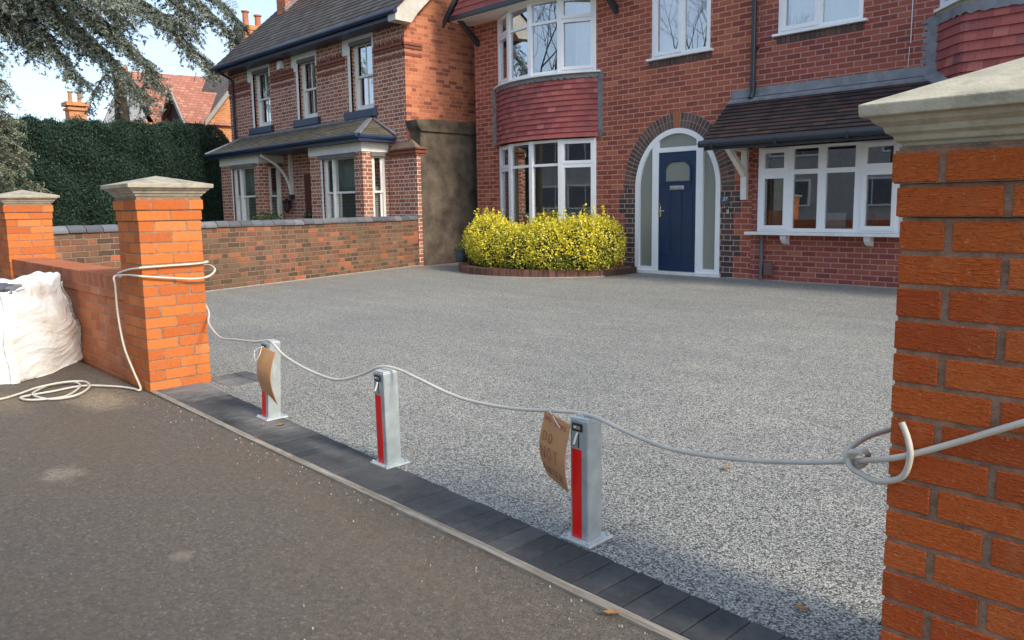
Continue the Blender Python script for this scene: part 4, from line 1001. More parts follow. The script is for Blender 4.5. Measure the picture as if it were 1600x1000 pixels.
# projecting ground-floor pier with sloped stone weathering and moulded course
m_ = MB(); m_.box(-13.62, -12.66, NY - .04, NY + .068, -.05, 2.30); m_.build('corner_pier', M_nb, nh)
m_ = MB()
for k, (e, z0, z1) in enumerate(((.02, 2.30, 2.35), (.05, 2.352, 2.40), (.03, 2.402, 2.43), (.07, 2.432, 2.47))): m_.box(-13.58, -12.66 + e, NY - .045 - e, NY + .2, z0, z1)
m_.build('moulded_course', plain('moulded_brick', (.20, .075, .05), .9, .25, 9), nh, bevel=.004)
m_ = MB(); m_.hexa([(-13.52, NY - .10, 2.47), (-12.62, NY - .10, 2.47), (-12.62, NY + .06, 2.47), (-13.52, NY + .06, 2.47), (-13.5, NY - .09, 2.49), (-12.64, NY - .09, 2.49), (-12.95, NY + .05, 2.68), (-13.5, NY + .05, 2.68)]); m_.build('weathering_stone', plain('weathered_brown_stone', (.19, .13, .09), .95, .3, 9, .8, 60), nh)
# rendered side wall
m_ = MB(); m_.box(-13.0, -12.652, NY + .07, 13.2, -.05, 2.82)
m_.prism([(NY - .06, 3.03), (NY - .02, 2.90), (NY + .07, 2.80), (13.2, 2.80), (13.2, 3.05), (NY + .4, 3.06)], -13.0, -12.60, 'x')
m_.build('rendered_wall', M_render, nh, bevel=.01)
m_ = MB(); m_.hexa([(-12.665, 9.9, -.02), (-12.60, 9.9, -.02), (-12.58, 12.9, -.02), (-12.665, 12.9, -.02), (-12.665, 9.9, .01), (-12.64, 9.9, .01), (-12.60, 12.9, .30), (-12.665, 12.9, .30)]); m_.build('plinth', plain('brown_plinth', (.09, .05, .04), .95, .3, 8), nh)
M_string = island('moulded_red_brick', [(0, (.15, .055, .045)), (1, (.27, .10, .07))], rough=.9, mottled=.4)
# string courses and dentils between the windows
segs = [(-21.35, -20.05), (-18.83, -17.62), (-16.48, -15.28), (-14.10, -12.985)]
for a, b in segs:
    m_ = MB()
    for (z0, z1, e) in ((4.38, 4.435, .018), (4.53, 4.585, .028), (4.60, 4.655, .045)): m_.box(a, b, NY - e, NY + .01, z0, z1)
    x = a + .02
    while x < b - .06: m_.box(x, x + .07, NY - .03, NY + .01, 4.64, 4.74); x += .14
    m_.build('string_course', M_string, nh)
m_ = MB()
for (z0, z1, e) in ((4.38, 4.435, .018), (4.53, 4.585, .028), (4.60, 4.655, .045)): m_.box(-13.03, -13.02 + e, NY - e, NY + .45, z0 + .001, z1 + .001)
m_.build('string_course', M_string, nh)
# sashes
def sash(par, T, W, Hh, bar=True, blind=False, gm=M_glassu, T_=None):
    f = MB(); f.T = T; slab(f, 0, W, 0, Hh, [(.06, W - .06, .07, Hh - .05)], 0, .09)
    fo = f.build('sash_window', M_wood, par, bevel=.003)
    s_ = MB(); s_.T = T; mz = Hh * .5
    slab(s_, .06, W - .06, mz - .02, Hh - .05, [(.105, W - .105, mz + .025, Hh - .10)], .02, .05, sides=False)
    slab(s_, .06, W - .06, .07, mz + .02, [(.105, W - .105, .15, mz - .022)], .052, .08, sides=False)
    if bar: s_.box(W / 2 - .012, W / 2 + .012, .022, .05, mz, Hh - .06); s_.box(W / 2 - .012, W / 2 + .012, .054, .08, .1, mz)
    s_.build('sashes', M_wood, fo)
    g_ = MB(); g_.T = T; g_.face([(.08, .034, mz), (W - .08, .034, mz), (W - .08, .034, Hh - .06), (.08, .034, Hh - .06)]); g_.face([(.08, .066, .1), (W - .08, .066, .1), (W - .08, .066, mz), (.08, .066, mz)])
    g_.build('pane', gm, fo)
    return fo
for (a, b, z0, z1) in ws:
    fo = sash(nh, TM(a, NY + .11, z0), b - a, z1 - z0)
    m_ = MB()   # white painted stone lintel with dropped ears
    m_.box(a - .30, b + .05, NY - .012, NY + .05, z1, z1 + .13); m_.box(a - .30, a, NY - .011, NY + .05, z1 - .26, z1 - .001); m_.box(b + .002, b + .055, NY - .010, NY + .04, z1 - .24, z1 - .002)
    m_.box(a - .10, a, NY - .009, NY + .05, z0, z1 - .262)
    m_.build('painted_surround', M_wood, fo, bevel=.003)
    m_ = MB(); m_.box(a - .02, b, NY - .02, NY + .09, z1 - .085, z1 - .003); m_.build('blind_box', plain('grey_blind_box', (.16, .15, .15), .8), fo)
    m_ = MB(); m_.box(a - .22, b + .14, NY - .09, NY + .09, z0 - .17, z0 - .002); m_.build('sill', M_blue, fo, bevel=.006)
    curtain(fo, ((a + .05, NY + .30), (a + .30, NY + .28)), z0, z1, M_curtain, amp=.02); curtain(fo, ((b - .28, NY + .30), (b - .05, NY + .30)), z0, z1, M_curtain, amp=.02)
# roof
ey, ez, ry, rz = 9.40, 5.22, 13.9, 9.35
m_ = MB(); courses(m_, (-21.45, ey, ez), (-12.66, ey, ez), (-12.66, ry, rz), (-21.45, ry, rz), .19, .012); courses(m_, (-12.66, 18.4, ez), (-21.45, 18.4, ez), (-21.45, ry, rz), (-12.66, ry, rz), .19, .012)
nroof = m_.build('slate_roof', M_slate, nh)
m_ = MB(); m_.box(-21.40, -12.80, ey + .02, ey + .05, 5.03, 5.20); m_.box(-21.38, -12.8, ey + .05, NY - .002, 5.03, 5.05); m_.build('fascia', M_blue, nroof)
m_ = MB(); m_.tube([(-21.42, ey - .04, 5.16), (-12.70, ey - .04, 5.16)], .055, 10); m_.build('gutter', M_blue, nroof)
m_ = MB(); m_.prism([(ey - .02, 4.98), (ey - .02, 5.19), (ry, rz - .03), (ry, rz - .28), (NY + .15, 5.2), (NY - .02, 4.98)], -12.98, -12.72, 'x'); m_.build('verge_box', plain('white_soffit_wood', (.55, .53, .47), .6, .1, 5, dirt=.2), nroof)
m_ = MB(); m_.box(-20.80, -20.30, 11.12, 12.25, 6.4, 9.4); m_.box(-20.86, -20.24, 11.06, 12.31, 9.4, 9.55); ch = m_.build('chimney', M_nside, nroof)
for yy in (11.45, 11.95): q = MB(); q.lathe([(.13, 0), (.11, .35), (.13, .38), (.13, .42)], (-20.55, yy, 9.55), 12); q.build('chimney_pot', M_yel, ch)
m_ = MB(); m_.hexa([(-20.31, 11.08, 6.82), (-20.24, 11.08, 6.82), (-20.24, 12.3, 7.93), (-20.31, 12.3, 7.93), (-20.31, 11.08, 6.93), (-20.24, 11.08, 6.88), (-20.24, 12.3, 8.0), (-20.31, 12.3, 8.1)]); m_.build('lead_flashing', M_lead, ch)
m_ = MB(); m_.tube([(-21.1, ey - .04, 5.12), (-21.05, ey + .1, 5.0), (-20.98, NY - .06, 4.85), (-20.98, NY - .06, 2.9)], .035, 8); m_.build('downpipe', M_black, nh)
m_ = MB(); m_.box(-18.32, -18.12, NY - .09, NY - .001, 4.80, 4.99); m_.box(-18.28, -18.16, NY - .12, NY - .09, 4.77, 4.9); m_.build('alarm_box', M_upvcd, nh, bevel=.01)
# box bays, lintels and canopy
BY = 9.12
def bay(x0, x1, wx0, wx1):
    m_ = MB(); slab(m_, x0, x1, -.05, 2.42, [(wx0, wx1, .75, 2.40)], BY, BY + .22)
    T = TM(x1, BY, 0, R(90)); m_.T = T; slab(m_, .0, NY - BY, -.05, 2.42, [(.245, .605, .75, 2.40)], .002, .22, sides=False)
    m_.T = TM(x0, NY, 0, R(-90)); slab(m_, 0, NY - BY, -.05, 2.42, [], .002, .1, sides=False); m_.T = None
    b_ = m_.build('box_bay', M_nb, nh)
    m_ = MB(); m_.box(x0 - .02, x1 + .02, BY - .025, BY + .24, 2.421, 2.62); m_.box(x1 - .2, x1 + .019, BY + .24, NY - .002, 2.421, 2.619); m_.box(x0 - .019, x0 + .2, BY + .24, NY - .002, 2.421, 2.619); m_.build('lintel', M_wood, b_, bevel=.004)
    fo = sash(b_, TM(wx0, BY + .05, .75), wx1 - wx0, 1.65, bar=False, gm=M_glass)
    m_ = MB(); m_.box(wx0 + .38, wx0 + .43, BY + .02, BY + .14, .76, 2.38); m_.build('mullion', M_wood, fo)
    m_ = MB(); m_.box(wx0 - .10, wx1 + .05, BY - .045, BY + .04, 2.325, 2.415); m_.build('blind_box', plain('grey_blind_housing', (.16, .15, .15), .8), fo)
    m_ = MB(); m_.box(wx0 - .06, wx0, BY - .01, BY + .03, .75, 2.32); m_.build('painted_reveal', M_wood, fo)
    f2 = sash(b_, TM(x1 - .05, BY + .245, .75, R(90)), .36, 1.65, bar=False, gm=M_glass)
    m_ = MB(); m_.box(x1 - .09, x1 + .03, BY + .21, BY + .64, 2.33, 2.416); m_.build('blind_box', plain('grey_blind_housing_side', (.16, .15, .15), .8), f2)
    for o_, (X0, Y0, X1, Y1) in ((fo, (wx0 + .08, BY + .20, wx1 - .08, BY + .20)), (f2, (x1 - .20, BY + .29, x1 - .20, BY + .57))):
        m_ = MB()
        for k in range(18):
            z = .95 + k * .042; m_.face([(X0, Y0, z), (X1, Y1, z), (X1 + .001, Y1 - .018, z + .030), (X0 + .001, Y0 - .018, z + .030)])
        m_.build('blind', M_blind, o_)
    curtain(fo, ((wx0 + .1, BY + .30), (wx1 - .1, BY + .30)), 1.6, 2.4, M_curtain, amp=.03, freq=30)
bay(-20.66, -18.39, -19.95, -18.68); bay(-15.86, -13.70, -15.32, -14.02)
zt_, ze, gy = 3.22, 2.755, 8.88
m_ = MB(); courses(m_, (-21.02, gy, ze), (-13.45, gy, ze), (-14.32, NY, zt_), (-20.66, NY, zt_), .13, .014)
courses(m_, (-13.45, gy, ze), (-13.40, NY, ze - .02), (-14.30, NY, zt_), (-14.32, NY, zt_), .13, .014)
m_.face([(-20.66, NY, zt_), (-21.05, NY, ze), (-21.02, gy, ze)])
cr = m_.build('bay_canopy_roof', M_slatem, nh)
m_ = MB(); m_.tube([(-21.04, gy - .01, ze + .02), (-20.67, NY, zt_ + .02)], .028, 6); m_.tube([(-13.38, NY - .03, ze + .03), (-14.3, NY - .03, zt_ + .03)], .03, 6)
m_.box(-20.7, -14.3, NY - .07, NY - .001, zt_ - .02, zt_ + .035)
m_.hexa([(-13.62, gy - .01, ze + .0), (-13.34, gy - .01, ze + .0), (-14.22, NY, zt_ + .0), (-14.42, NY, zt_ + .0), (-13.60, gy - .01, ze + .03), (-13.38, gy - .01, ze + .03), (-14.24, NY, zt_ + .03), (-14.40, NY, zt_ + .03)]); m_.build('lead_hip', M_lead, cr)
m_ = MB(); m_.prism([(-21.0, gy + .02), (-13.47, gy + .02), (-13.43, NY - .002), (-21.0, NY - .002)], 2.622, 2.74, 'z'); m_.build('fascia', M_blue, cr)
m_ = MB(); m_.tube([(-21.03, gy - .03, 2.73), (-13.46, gy - .03, 2.73), (-13.41, NY - .03, 2.71)], .045, 8); m_.build('gutter', M_blue, cr)
m_ = MB(); m_.box(-17.98, -17.90, NY - .09, NY - .002, 1.60, 2.62)
pth = [(-17.94, NY - .08, 1.72), (-17.94, NY - .16, 1.98), (-17.94, NY - .34, 2.25), (-17.94, NY - .60, 2.45), (-17.94, NY - .84, 2.57)]
m_.tube(smooth_path(pth, 4), .036, 6); m_.build('curved_bracket', M_wood, cr)
m_ = MB(); m_.box(-17.99, -17.89, NY - .11, NY - .002, 1.48, 1.60); m_.build('bracket_shoe', M_blue, cr)
m_ = MB(); m_.box(-17.35, -16.35, NY - .01, NY + .02, 0, 2.1); m_.build('front_door', plain('dark_red_door', (.12, .03, .025), .4, .1), nh)
m_ = MB(); m_.lathe([(.03, 0), (.09, .05), (.10, .24), (.13, .27), (.03, .36)], (-18.02, NY - .16, 1.14), 8); m_.box(-18.04, -18.0, NY - .16, NY - .002, 1.42, 1.45); m_.build('wall_lantern', M_black, nh)
# shrubs peeping over the old wall
M_dkleaf = island('dark_green_leaf', [(0, (.018, .04, .012)), (.7, (.05, .09, .025)), (1, (.11, .15, .05))], rough=.55, mottled=0, trans=.15)
for (sx_, sy_, w_, hz, lab) in ((-17.25, 8.7, .62, 1.17, 'dark green shrub showing above the old wall between the two bays'), (-16.1, 9.2, .22, 1.2, 'small dark plant above the old wall beside the right bay')):
    r_ = thing('garden_shrub', (sx_, sy_, 0), lab, 'shrub'); n = int(5000 * w_)
    v = rng.normal(size=(n, 3)); v /= np.linalg.norm(v, axis=1)[:, None]; P = v * rng.uniform(.6, 1.05, n)[:, None] * np.array([w_, w_ * .7, .42]) + np.array([sx_, sy_, hz - .40])
    leafmesh('foliage', P, .06, M_dkleaf, r_, aspect=.4); q = MB(); q.tube([(sx_, sy_, -.05), (sx_, sy_, hz - .3)], [.03, .02], 6); q.build('stem', M_bark, r_)

# gate across the side passage
root = thing('side_gate', (-12.52, 12.6, 0), 'brown boarded side gate at the end of the narrow passage between the houses', 'gate')
m_ = MB()
for k in range(4): m_.box(-12.655 + k * .071, -12.59 + k * .071, 12.6, 12.63, .05, 2.2)
m_.build('boards', plain('brown_gate', (.16, .06, .045), .8, .2, 8), root); m_ = MB(); m_.box(-12.65, -12.38, 12.57, 12.6, 1.7, 1.8); m_.box(-12.65, -12.38, 12.57, 12.6, .4, .5); m_.build('rail', M_bark, root)

# ================================================================== HEDGE AND TREES
M_hedge = island('hedge_leaf', [(0, (.014, .034, .027)), (.5, (.028, .062, .045)), (.85, (.046, .088, .058)), (1, (.09, .13, .07))], rough=.65, spec=.3, mottled=0, trans=.12)
root = thing('conifer_hedge', (-24, 6.5, 0), 'tall clipped dark green conifer hedge at the left behind the garden wall', 'hedge')
Nn = 270000
face = rng.random(Nn); y = rng.uniform(.5, 10.45, Nn); z = rng.uniform(.2, 3.62, Nn)
col_ = .26 * np.abs(np.sin(y * 2.9 + .5 * np.sin(z * 1.3))) + .10 * np.sin(y * 6.7 + z * .9) + .07 * np.sin(z * 5 + y * 3)
top = 3.56 + .05 * np.sin(y * 5.1) + .05 * np.sin(y * 11.3) + .035 * (y - 5) - np.clip(y - 9.9, 0, 1) * .7
X = np.where(face < .72, -23.05 + col_ + rng.normal(0, .045, Nn), rng.uniform(-24.9, -23.0, Nn))
Z = np.where(face < .72, z * top / 3.62, top + .05 * np.sin(X * 7) + rng.normal(0, .045, Nn)); Z = np.where((rng.random(Nn) < .03) & (face >= .72), Z + rng.uniform(0, .16, Nn), Z)
end = rng.random(Nn) < .06; Y = np.where(end, 10.45 + rng.normal(0, .06, Nn), y); X = np.where(end, rng.uniform(-24.9, -23, Nn), X); Z = np.where(end, rng.uniform(.2, 3.4, Nn), Z)
leafmesh('foliage', np.stack([X, Y, Z], 1), .064, M_hedge, root, droop=((0, 0, 1), .35), aspect=.36)
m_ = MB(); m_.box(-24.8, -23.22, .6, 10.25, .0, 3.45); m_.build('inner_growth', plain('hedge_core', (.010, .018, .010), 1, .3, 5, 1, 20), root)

M_cedar = island('cedar_needle', [(0, (.10, .13, .11)), (.4, (.20, .245, .20)), (.8, (.30, .345, .29)), (1, (.42, .45, .38))], rough=.6, spec=.3, mottled=0, trans=.15)
M_cedar2 = island('pale_conifer_needle', [(0, (.10, .13, .09)), (.5, (.20, .24, .16)), (1, (.34, .37, .27))], rough=.6, spec=.3, mottled=0, trans=.15)
def conifer(root, trunk, limbs, mat, nleaf_scale=1.0, twig=.85, leaf=.12, seed=1, dens=1.0, sp=1.0):
    rd = random.Random(seed)
    m_ = MB(); m_.tube(trunk, [.34, .30, .24, .12][:len(trunk)] if len(trunk) <= 4 else .25, 10); m_.build('trunk', M_bark, root)
    wood = MB(); C = []; 
    for limb, r0, spread in limbs:
        P = smooth_path(limb, 8); n = len(P)
        for i_, p_ in enumerate(P): P[i_] = p_ + Vector((rd.gauss(0, .03), rd.gauss(0, .03), rd.gauss(0, .03)))
        wood.tube(P, [max(.008, r0 * (1 - .93 * i / (n - 1))) for i in range(n)], 6)
        Ltot = sum((P[i + 1] - P[i]).length for i in range(n - 1)); cnt = int(Ltot * 11 * dens)
        for q in range(cnt):
            t = q / cnt + rd.uniform(0, 1 / cnt); i = min(n - 2, int(t * (n - 1))); f_ = t * (n - 1) - i; b = P[i].lerp(P[i + 1], f_); d = (P[i + 1] - P[i]).normalized()
            side = d.cross(Vector((0, 0, 1))).normalized() * (1 if q % 2 else -1)
            L_ = spread * sp * rd.uniform(.5, 1.15) * (1.05 - .62 * t) * min(1, t * 5 + .35)
            dirn = (side * rd.uniform(.5, 1) + d * rd.uniform(.35, .9) + Vector((0, 0, rd.uniform(-.35, .15)))).normalized()
            tw = [b]; seg = 6
            for k in range(1, seg + 1):
                tt = k / seg; tw.append(b + dirn * L_ * tt + Vector((0, 0, -1)) * L_ * .42 * tt * tt)
            wood.tube(tw, [.013 * (1 - .8 * k / seg) for k in range(seg + 1)], 4, cap=False)
            # secondary drooping sprays
            ns = max(2, int(L_ * 9))
            for a in range(ns):
                ta = (a + rd.random()) / ns; k = min(seg - 1, int(ta * seg)); bb = tw[k].lerp(tw[k + 1], ta * seg - k)
                sd_ = Vector((rd.gauss(0, 1), rd.gauss(0, 1), rd.uniform(-.9, .1))).normalized(); l2 = rd.uniform(.12, .34) * (1.1 - .5 * ta)
                nl = int((l2 * 62 + 4) * nleaf_scale)
                for z_ in range(nl):
                    tz = (z_ + rd.random()) / nl; pz = bb + sd_ * l2 * tz + Vector((0, 0, -.30 * l2 * tz * tz)); C.append((pz.x + rd.gauss(0, .017), pz.y + rd.gauss(0, .017), pz.z + rd.gauss(0, .015)))
    wood.build('branches', M_bark, root)
    leafmesh('foliage', np.array(C), leaf, mat, root, droop=((.1, .3, -.35), .25), aspect=.26)
    return len(C)
V3 = lambda *L: [Vector(p) for p in L]
root = thing('cedar_tree', (-27.6, 3.6, 0), 'large cedar with grey-green drooping branches hanging in from the top left over the hedge', 'tree')
T0 = (-27.6, 3.6)
limbs = [
 (V3((-27.4, 3.8, 9.2), (-26.3, 5.75, 7.9), (-25.65, 7.0, 6.9), (-25.1, 8.0, 5.7), (-24.76, 8.6, 4.75)), .16, 1.25),
 (V3((-27.5, 3.7, 10.3), (-26.3, 5.85, 9.3), (-25.4, 7.4, 8.4), (-24.6, 8.9, 7.4), (-24.1, 9.8, 6.4), (-23.77, 10.47, 5.65)), .15, 1.05),
 (V3((-27.5, 3.8, 11.4), (-25.6, 7.07, 10.0), (-24.7, 8.8, 9.05), (-23.9, 10.2, 8.2), (-23.3, 11.3, 6.95)), .13, 1.05),
 (V3((-27.4, 3.8, 9.4), (-26.7, 4.97, 7.6), (-26.5, 5.3, 6.6)), .10, 1.2),
 (V3((-27.4, 3.8, 8.2), (-26.27, 5.86, 7.1), (-25.92, 6.5, 6.2), (-25.5, 7.2, 5.1)), .11, 1.1),
 (V3((-27.5, 3.7, 9.6), (-26.0, 6.3, 7.8), (-25.2, 7.9, 6.7), (-24.8, 8.7, 5.9), (-24.6, 9.0, 5.1)), .11, 1.0),
 (V3((-27.5, 3.7, 11.2), (-25.2, 7.8, 9.8), (-24.4, 9.3, 8.5), (-23.8, 10.4, 7.4), (-23.4, 11.1, 6.5)), .11, .9),
 (V3((-27.5, 3.7, 8.8), (-25.6, 5.2, 8.4), (-23.8, 6.6, 7.6), (-22.8, 7.6, 6.9)), .10, 1.1),
 (V3((-27.5, 3.7, 7.4), (-26.9, 4.7, 6.7), (-26.6, 5.1, 5.9)), .09, .9),
 (V3((-27.5, 3.7, 10.6), (-26.4, 5.6, 9.7), (-25.3, 7.2, 8.9), (-24.5, 8.4, 8.0)), .1, 1.2),
 (V3((-27.5, 3.7, 9.5), (-26.6, 5.2, 8.6), (-26.0, 6.3, 7.6), (-25.5, 7.2, 6.3)), .12, 1.4),
 (V3((-27.4, 3.7, 8.6), (-26.5, 5.3, 8.1), (-25.7, 6.8, 7.6), (-25.0, 8.1, 6.7)), .12, 1.5),
 (V3((-27.4, 3.7, 9.8), (-26.3, 5.7, 9.0), (-25.4, 7.3, 7.9), (-24.9, 8.3, 6.9)), .12, 1.5),
 (V3((-27.4, 3.7, 8.3), (-26.9, 4.6, 7.9), (-26.5, 5.4, 7.3), (-26.2, 6.0, 6.4)), .12, 1.4),
 (V3((-27.4, 3.7, 10.8), (-25.6, 7.0, 9.3), (-24.5, 9.0, 8.2), (-24.0, 9.9, 7.3)), .12, 1.2),
 (V3((-27.5, 3.7, 9.9), (-26.2, 5.9, 8.8), (-25.2, 7.6, 8.0), (-24.3, 9.0, 7.3), (-23.9, 9.8, 6.8)), .12, 1.3),
 (V3((-27.5, 3.7, 8.9), (-26.4, 5.5, 7.9), (-25.8, 6.6, 7.2), (-25.3, 7.6, 6.2)), .12, 1.3),
 (V3((-27.5, 3.7, 9.2), (-26.9, 4.7, 8.6), (-26.3, 5.7, 7.7), (-26.0, 6.2, 6.6)), .11, 1.3),
 (V3((-27.5, 3.7, 10.8), (-26.2, 5.8, 10.0), (-25.4, 7.2, 9.4), (-24.6, 8.8, 8.8), (-24.0, 9.9, 8.2)), .11, 1.3),
 (V3((-27.5, 3.7, 7.9), (-26.8, 4.9, 7.5), (-26.3, 5.7, 6.9), (-26.1, 6.2, 6.1)), .09, 1.1),
 (V3((-27.6, 3.5, 9.0), (-28.5, 2.0, 8.6), (-29.5, .2, 7.4)), .12, 1.1), (V3((-27.6, 3.5, 10), (-29.5, 4.5, 9.6), (-31.5, 5.5, 8.6)), .12, 1.1),
 (V3((-27.6, 3.6, 12), (-27.8, 3.6, 13.4), (-27.9, 3.6, 14.8)), .12, 1.4)]
conifer(root, [(T0[0], T0[1], -.1), (T0[0], T0[1], 5), (T0[0], T0[1], 10), (T0[0], T0[1], 14)], limbs, M_cedar, seed=4, dens=1.6, leaf=.105, sp=1.3)
# second trunk seen behind the hedge
root = thing('conifer_tree', (-30.5, 9.8, 0), 'slim dark conifer trunk with hanging foliage rising behind the hedge', 'tree')
conifer(root, [(-30.5, 9.8, -.1), (-30.4, 9.8, 3), (-30.4, 9.8, 5), (-30.4, 9.75, 6.6)], [(V3((-30.4, 9.8, 6.5), (-30.3, 9.6, 5.5), (-30.3, 9.5, 4.2)), .06, .6), (V3((-30.4, 9.8, 6.6), (-30.0, 10.2, 5.8), (-29.8, 10.5, 4.9)), .05, .6), (V3((-30.4, 9.8, 6.6), (-30.3, 9.0, 5.8), (-30.2, 8.6, 4.8)), .05, .6)], M_cedar, seed=9)
root = thing('conifer_tree', (-20.2, 3.2, 0), 'pale grey-green conifer at the left edge in front of the hedge', 'tree')
lm = []
for k in range(16):
    z = 1.7 + k * .24; a = .15 + .55 * math.sin(k * 2.1); L_ = 1.45 - .045 * k
    lm.append((V3((-20.2, 3.2, z + .25), (-20.2 + L_ * .5 * math.cos(a + .8), 3.2 + L_ * .5 * math.sin(a + .8), z + .2), (-20.2 + L_ * math.cos(a + .8) * .95, 3.2 + L_ * math.sin(a + .8) * .95, z - .1)), .05, .62))
conifer(root, [(-20.2, 3.2, -.1), (-20.2, 3.2, 3), (-20.2, 3.2, 5), (-20.2, 3.2, 7)], lm, M_cedar2, seed=5, leaf=.075, dens=1.8)

# ================================================================== HOUSES BEYOND THE HEDGE
M_greyb = plain('grey_barge', (.32, .30, .27), .8)
rh = thing('red_roofed_house', (-36, 15, 0), 'distant house with red tiled roofs and sunlit orange brick gable beyond the hedge', 'house')
m_ = MB(); m_.box(-38.5, -33.2, 10.6, 16, 0, 4.9); m_.box(-40, -31.1, 13.4, 17.0, 0, 4.9)
m_.face([(-31.1, 13.4, 4.9), (-31.1, 17.0, 4.9), (-31.1, 15.2, 7.2)]); m_.build('brick_wall', M_yel, rh)
m_ = MB(); m_.face([(-33.0, 11.9, 4.75), (-33.0, 15.0, 4.75), (-35.2, 15.2, 7.35), (-35.2, 11.6, 7.22)]); m_.face([(-37.4, 11.0, 4.8), (-37.4, 15.2, 4.8), (-35.2, 15.2, 7.35), (-35.2, 11.6, 7.22)][::-1]); m_.build('tiled_roof', M_redroof, rh)
m_ = MB(); m_.face([(-33.05, 11.7, 4.72), (-35.2, 11.6, 7.18), (-37.3, 11.0, 4.8)]); m_.build('white_gable', M_wood, rh)
m_ = MB(); m_.face([(-30.95, 13.2, 4.8), (-30.95, 15.2, 7.42), (-40, 15.2, 7.42), (-40, 13.2, 4.8)]); m_.face([(-30.95, 15.2, 7.42), (-30.95, 17.2, 4.8), (-40, 17.2, 4.8), (-40, 15.2, 7.42)]); m_.build('wing_roof', M_greyroof, rh)
for P_ in ([(13.1, 4.62), (13.1, 4.84), (15.2, 7.5), (15.2, 7.24)], [(17.3, 4.84), (17.3, 4.62), (15.2, 7.24), (15.2, 7.5)]): m_ = MB(); m_.prism(P_, -31.0, -30.88, 'x'); m_.build('bargeboard', M_greyb, rh)
M_darkb = plain('dark_barge', (.05, .04, .04), .8)
# little gabled dormer facing the street
m_ = MB(); DX, DZ, DW = -32.3, 6.22, 1.36
m_.face([(DX + DW, 12.35, 4.72), (DX + DW, 14.3, 4.72), (DX, 14.3, DZ), (DX, 12.35, DZ)]); m_.face([(DX - DW, 14.3, 4.72), (DX - DW, 12.35, 4.72), (DX, 12.35, DZ), (DX, 14.3, DZ)]); m_.build('dormer_roof', M_redroof, rh)
m_ = MB(); m_.face([(DX - DW + .1, 12.5, 4.6), (DX + DW - .1, 12.5, 4.6), (DX, 12.5, DZ - .08)]); m_.build('dormer_face', plain('dark_timber', (.03, .025, .025), .8), rh)
for sg in (-1, 1): m_ = MB(); P_ = [(DX + sg * (DW + .06), 4.62), (DX + sg * (DW - .12), 4.58), (DX, DZ - .12 - .001 * sg), (DX, DZ + .05)]; m_.prism(P_, 12.26, 12.34, 'y'); m_.build('dormer_board', M_darkb if sg < 0 else M_greyb, rh)
m_ = MB(); m_.lathe([(.09, 0), (.10, .16), (.03, .3)], (-35.2, 11.62, 7.2), 8); m_.build('ridge_finial', M_redroof, rh); m_ = MB(); m_.lathe([(.07, 0), (.08, .12), (.02, .22)], (DX, 12.28, DZ), 8); m_.build('ridge_finial', M_redroof, rh)
m_ = MB(); m_.box(-37.4, -36.6, 17.75, 19.0, 5, 9.9); m_.box(-37.45, -36.55, 17.68, 19.08, 9.9, 10.1); m_.box(-37.5, -36.5, 17.62, 19.14, 10.12, 10.35); rch = m_.build('chimney', M_yel, rh)
for yy, hh in ((18.05, .75), (18.7, .65)): q = MB(); q.lathe([(.20, 0), (.15, .12), (.14, hh - .1), (.2, hh - .06), (.2, hh)], (-37, yy, 10.35), 12); q.build('chimney_pot', plain('terracotta_pot', (.42, .16, .09), .9), rch)
m_ = MB(); m_.tube([(-37.1, 17.4, 7.4), (-37.1, 17.4, 11.6)], .025, 6)
for k in range(5): m_.tube([(-37.1, 17.1 - .02 * k, 11.5 - k * .07), (-37.1, 17.7 + .02 * k, 11.5 - k * .07)], .014, 5)
m_.build('aerial', M_metal, rch)
fh = thing('far_house', (-47, 12.7, 0), 'far house behind the hedge showing only its orange brick chimney with two pots', 'house')
m_ = MB(); m_.box(-51, -46.6, 9, 17, 0, 4.2); m_.build('brick_wall', M_yel, fh)
m_ = MB(); m_.face([(-46.4, 8.8, 4.1), (-46.4, 17.2, 4.1), (-48.8, 17.2, 5.6), (-48.8, 8.8, 5.6)]); m_.face([(-51.2, 17.2, 4.1), (-51.2, 8.8, 4.1), (-48.8, 8.8, 5.6), (-48.8, 17.2, 5.6)]); m_.build('tiled_roof', M_redroof, fh)
m_ = MB(); m_.box(-46.9, -46.1, 12.2, 13.05, 3, 6.9); m_.box(-46.95, -46.0, 12.12, 13.15, 6.72, 6.85); m_.box(-47.0, -45.95, 12.06, 13.2, 6.95, 7.15); fch = m_.build('chimney', M_yel, fh)
for yy in (12.4, 12.85): q = MB(); q.lathe([(.13, 0), (.10, .1), (.095, .5), (.13, .55), (.13, .6)], (-46.5, yy, 7.15), 10); q.build('chimney_pot', plain('buff_pot', (.45, .22, .10), .9), fch)

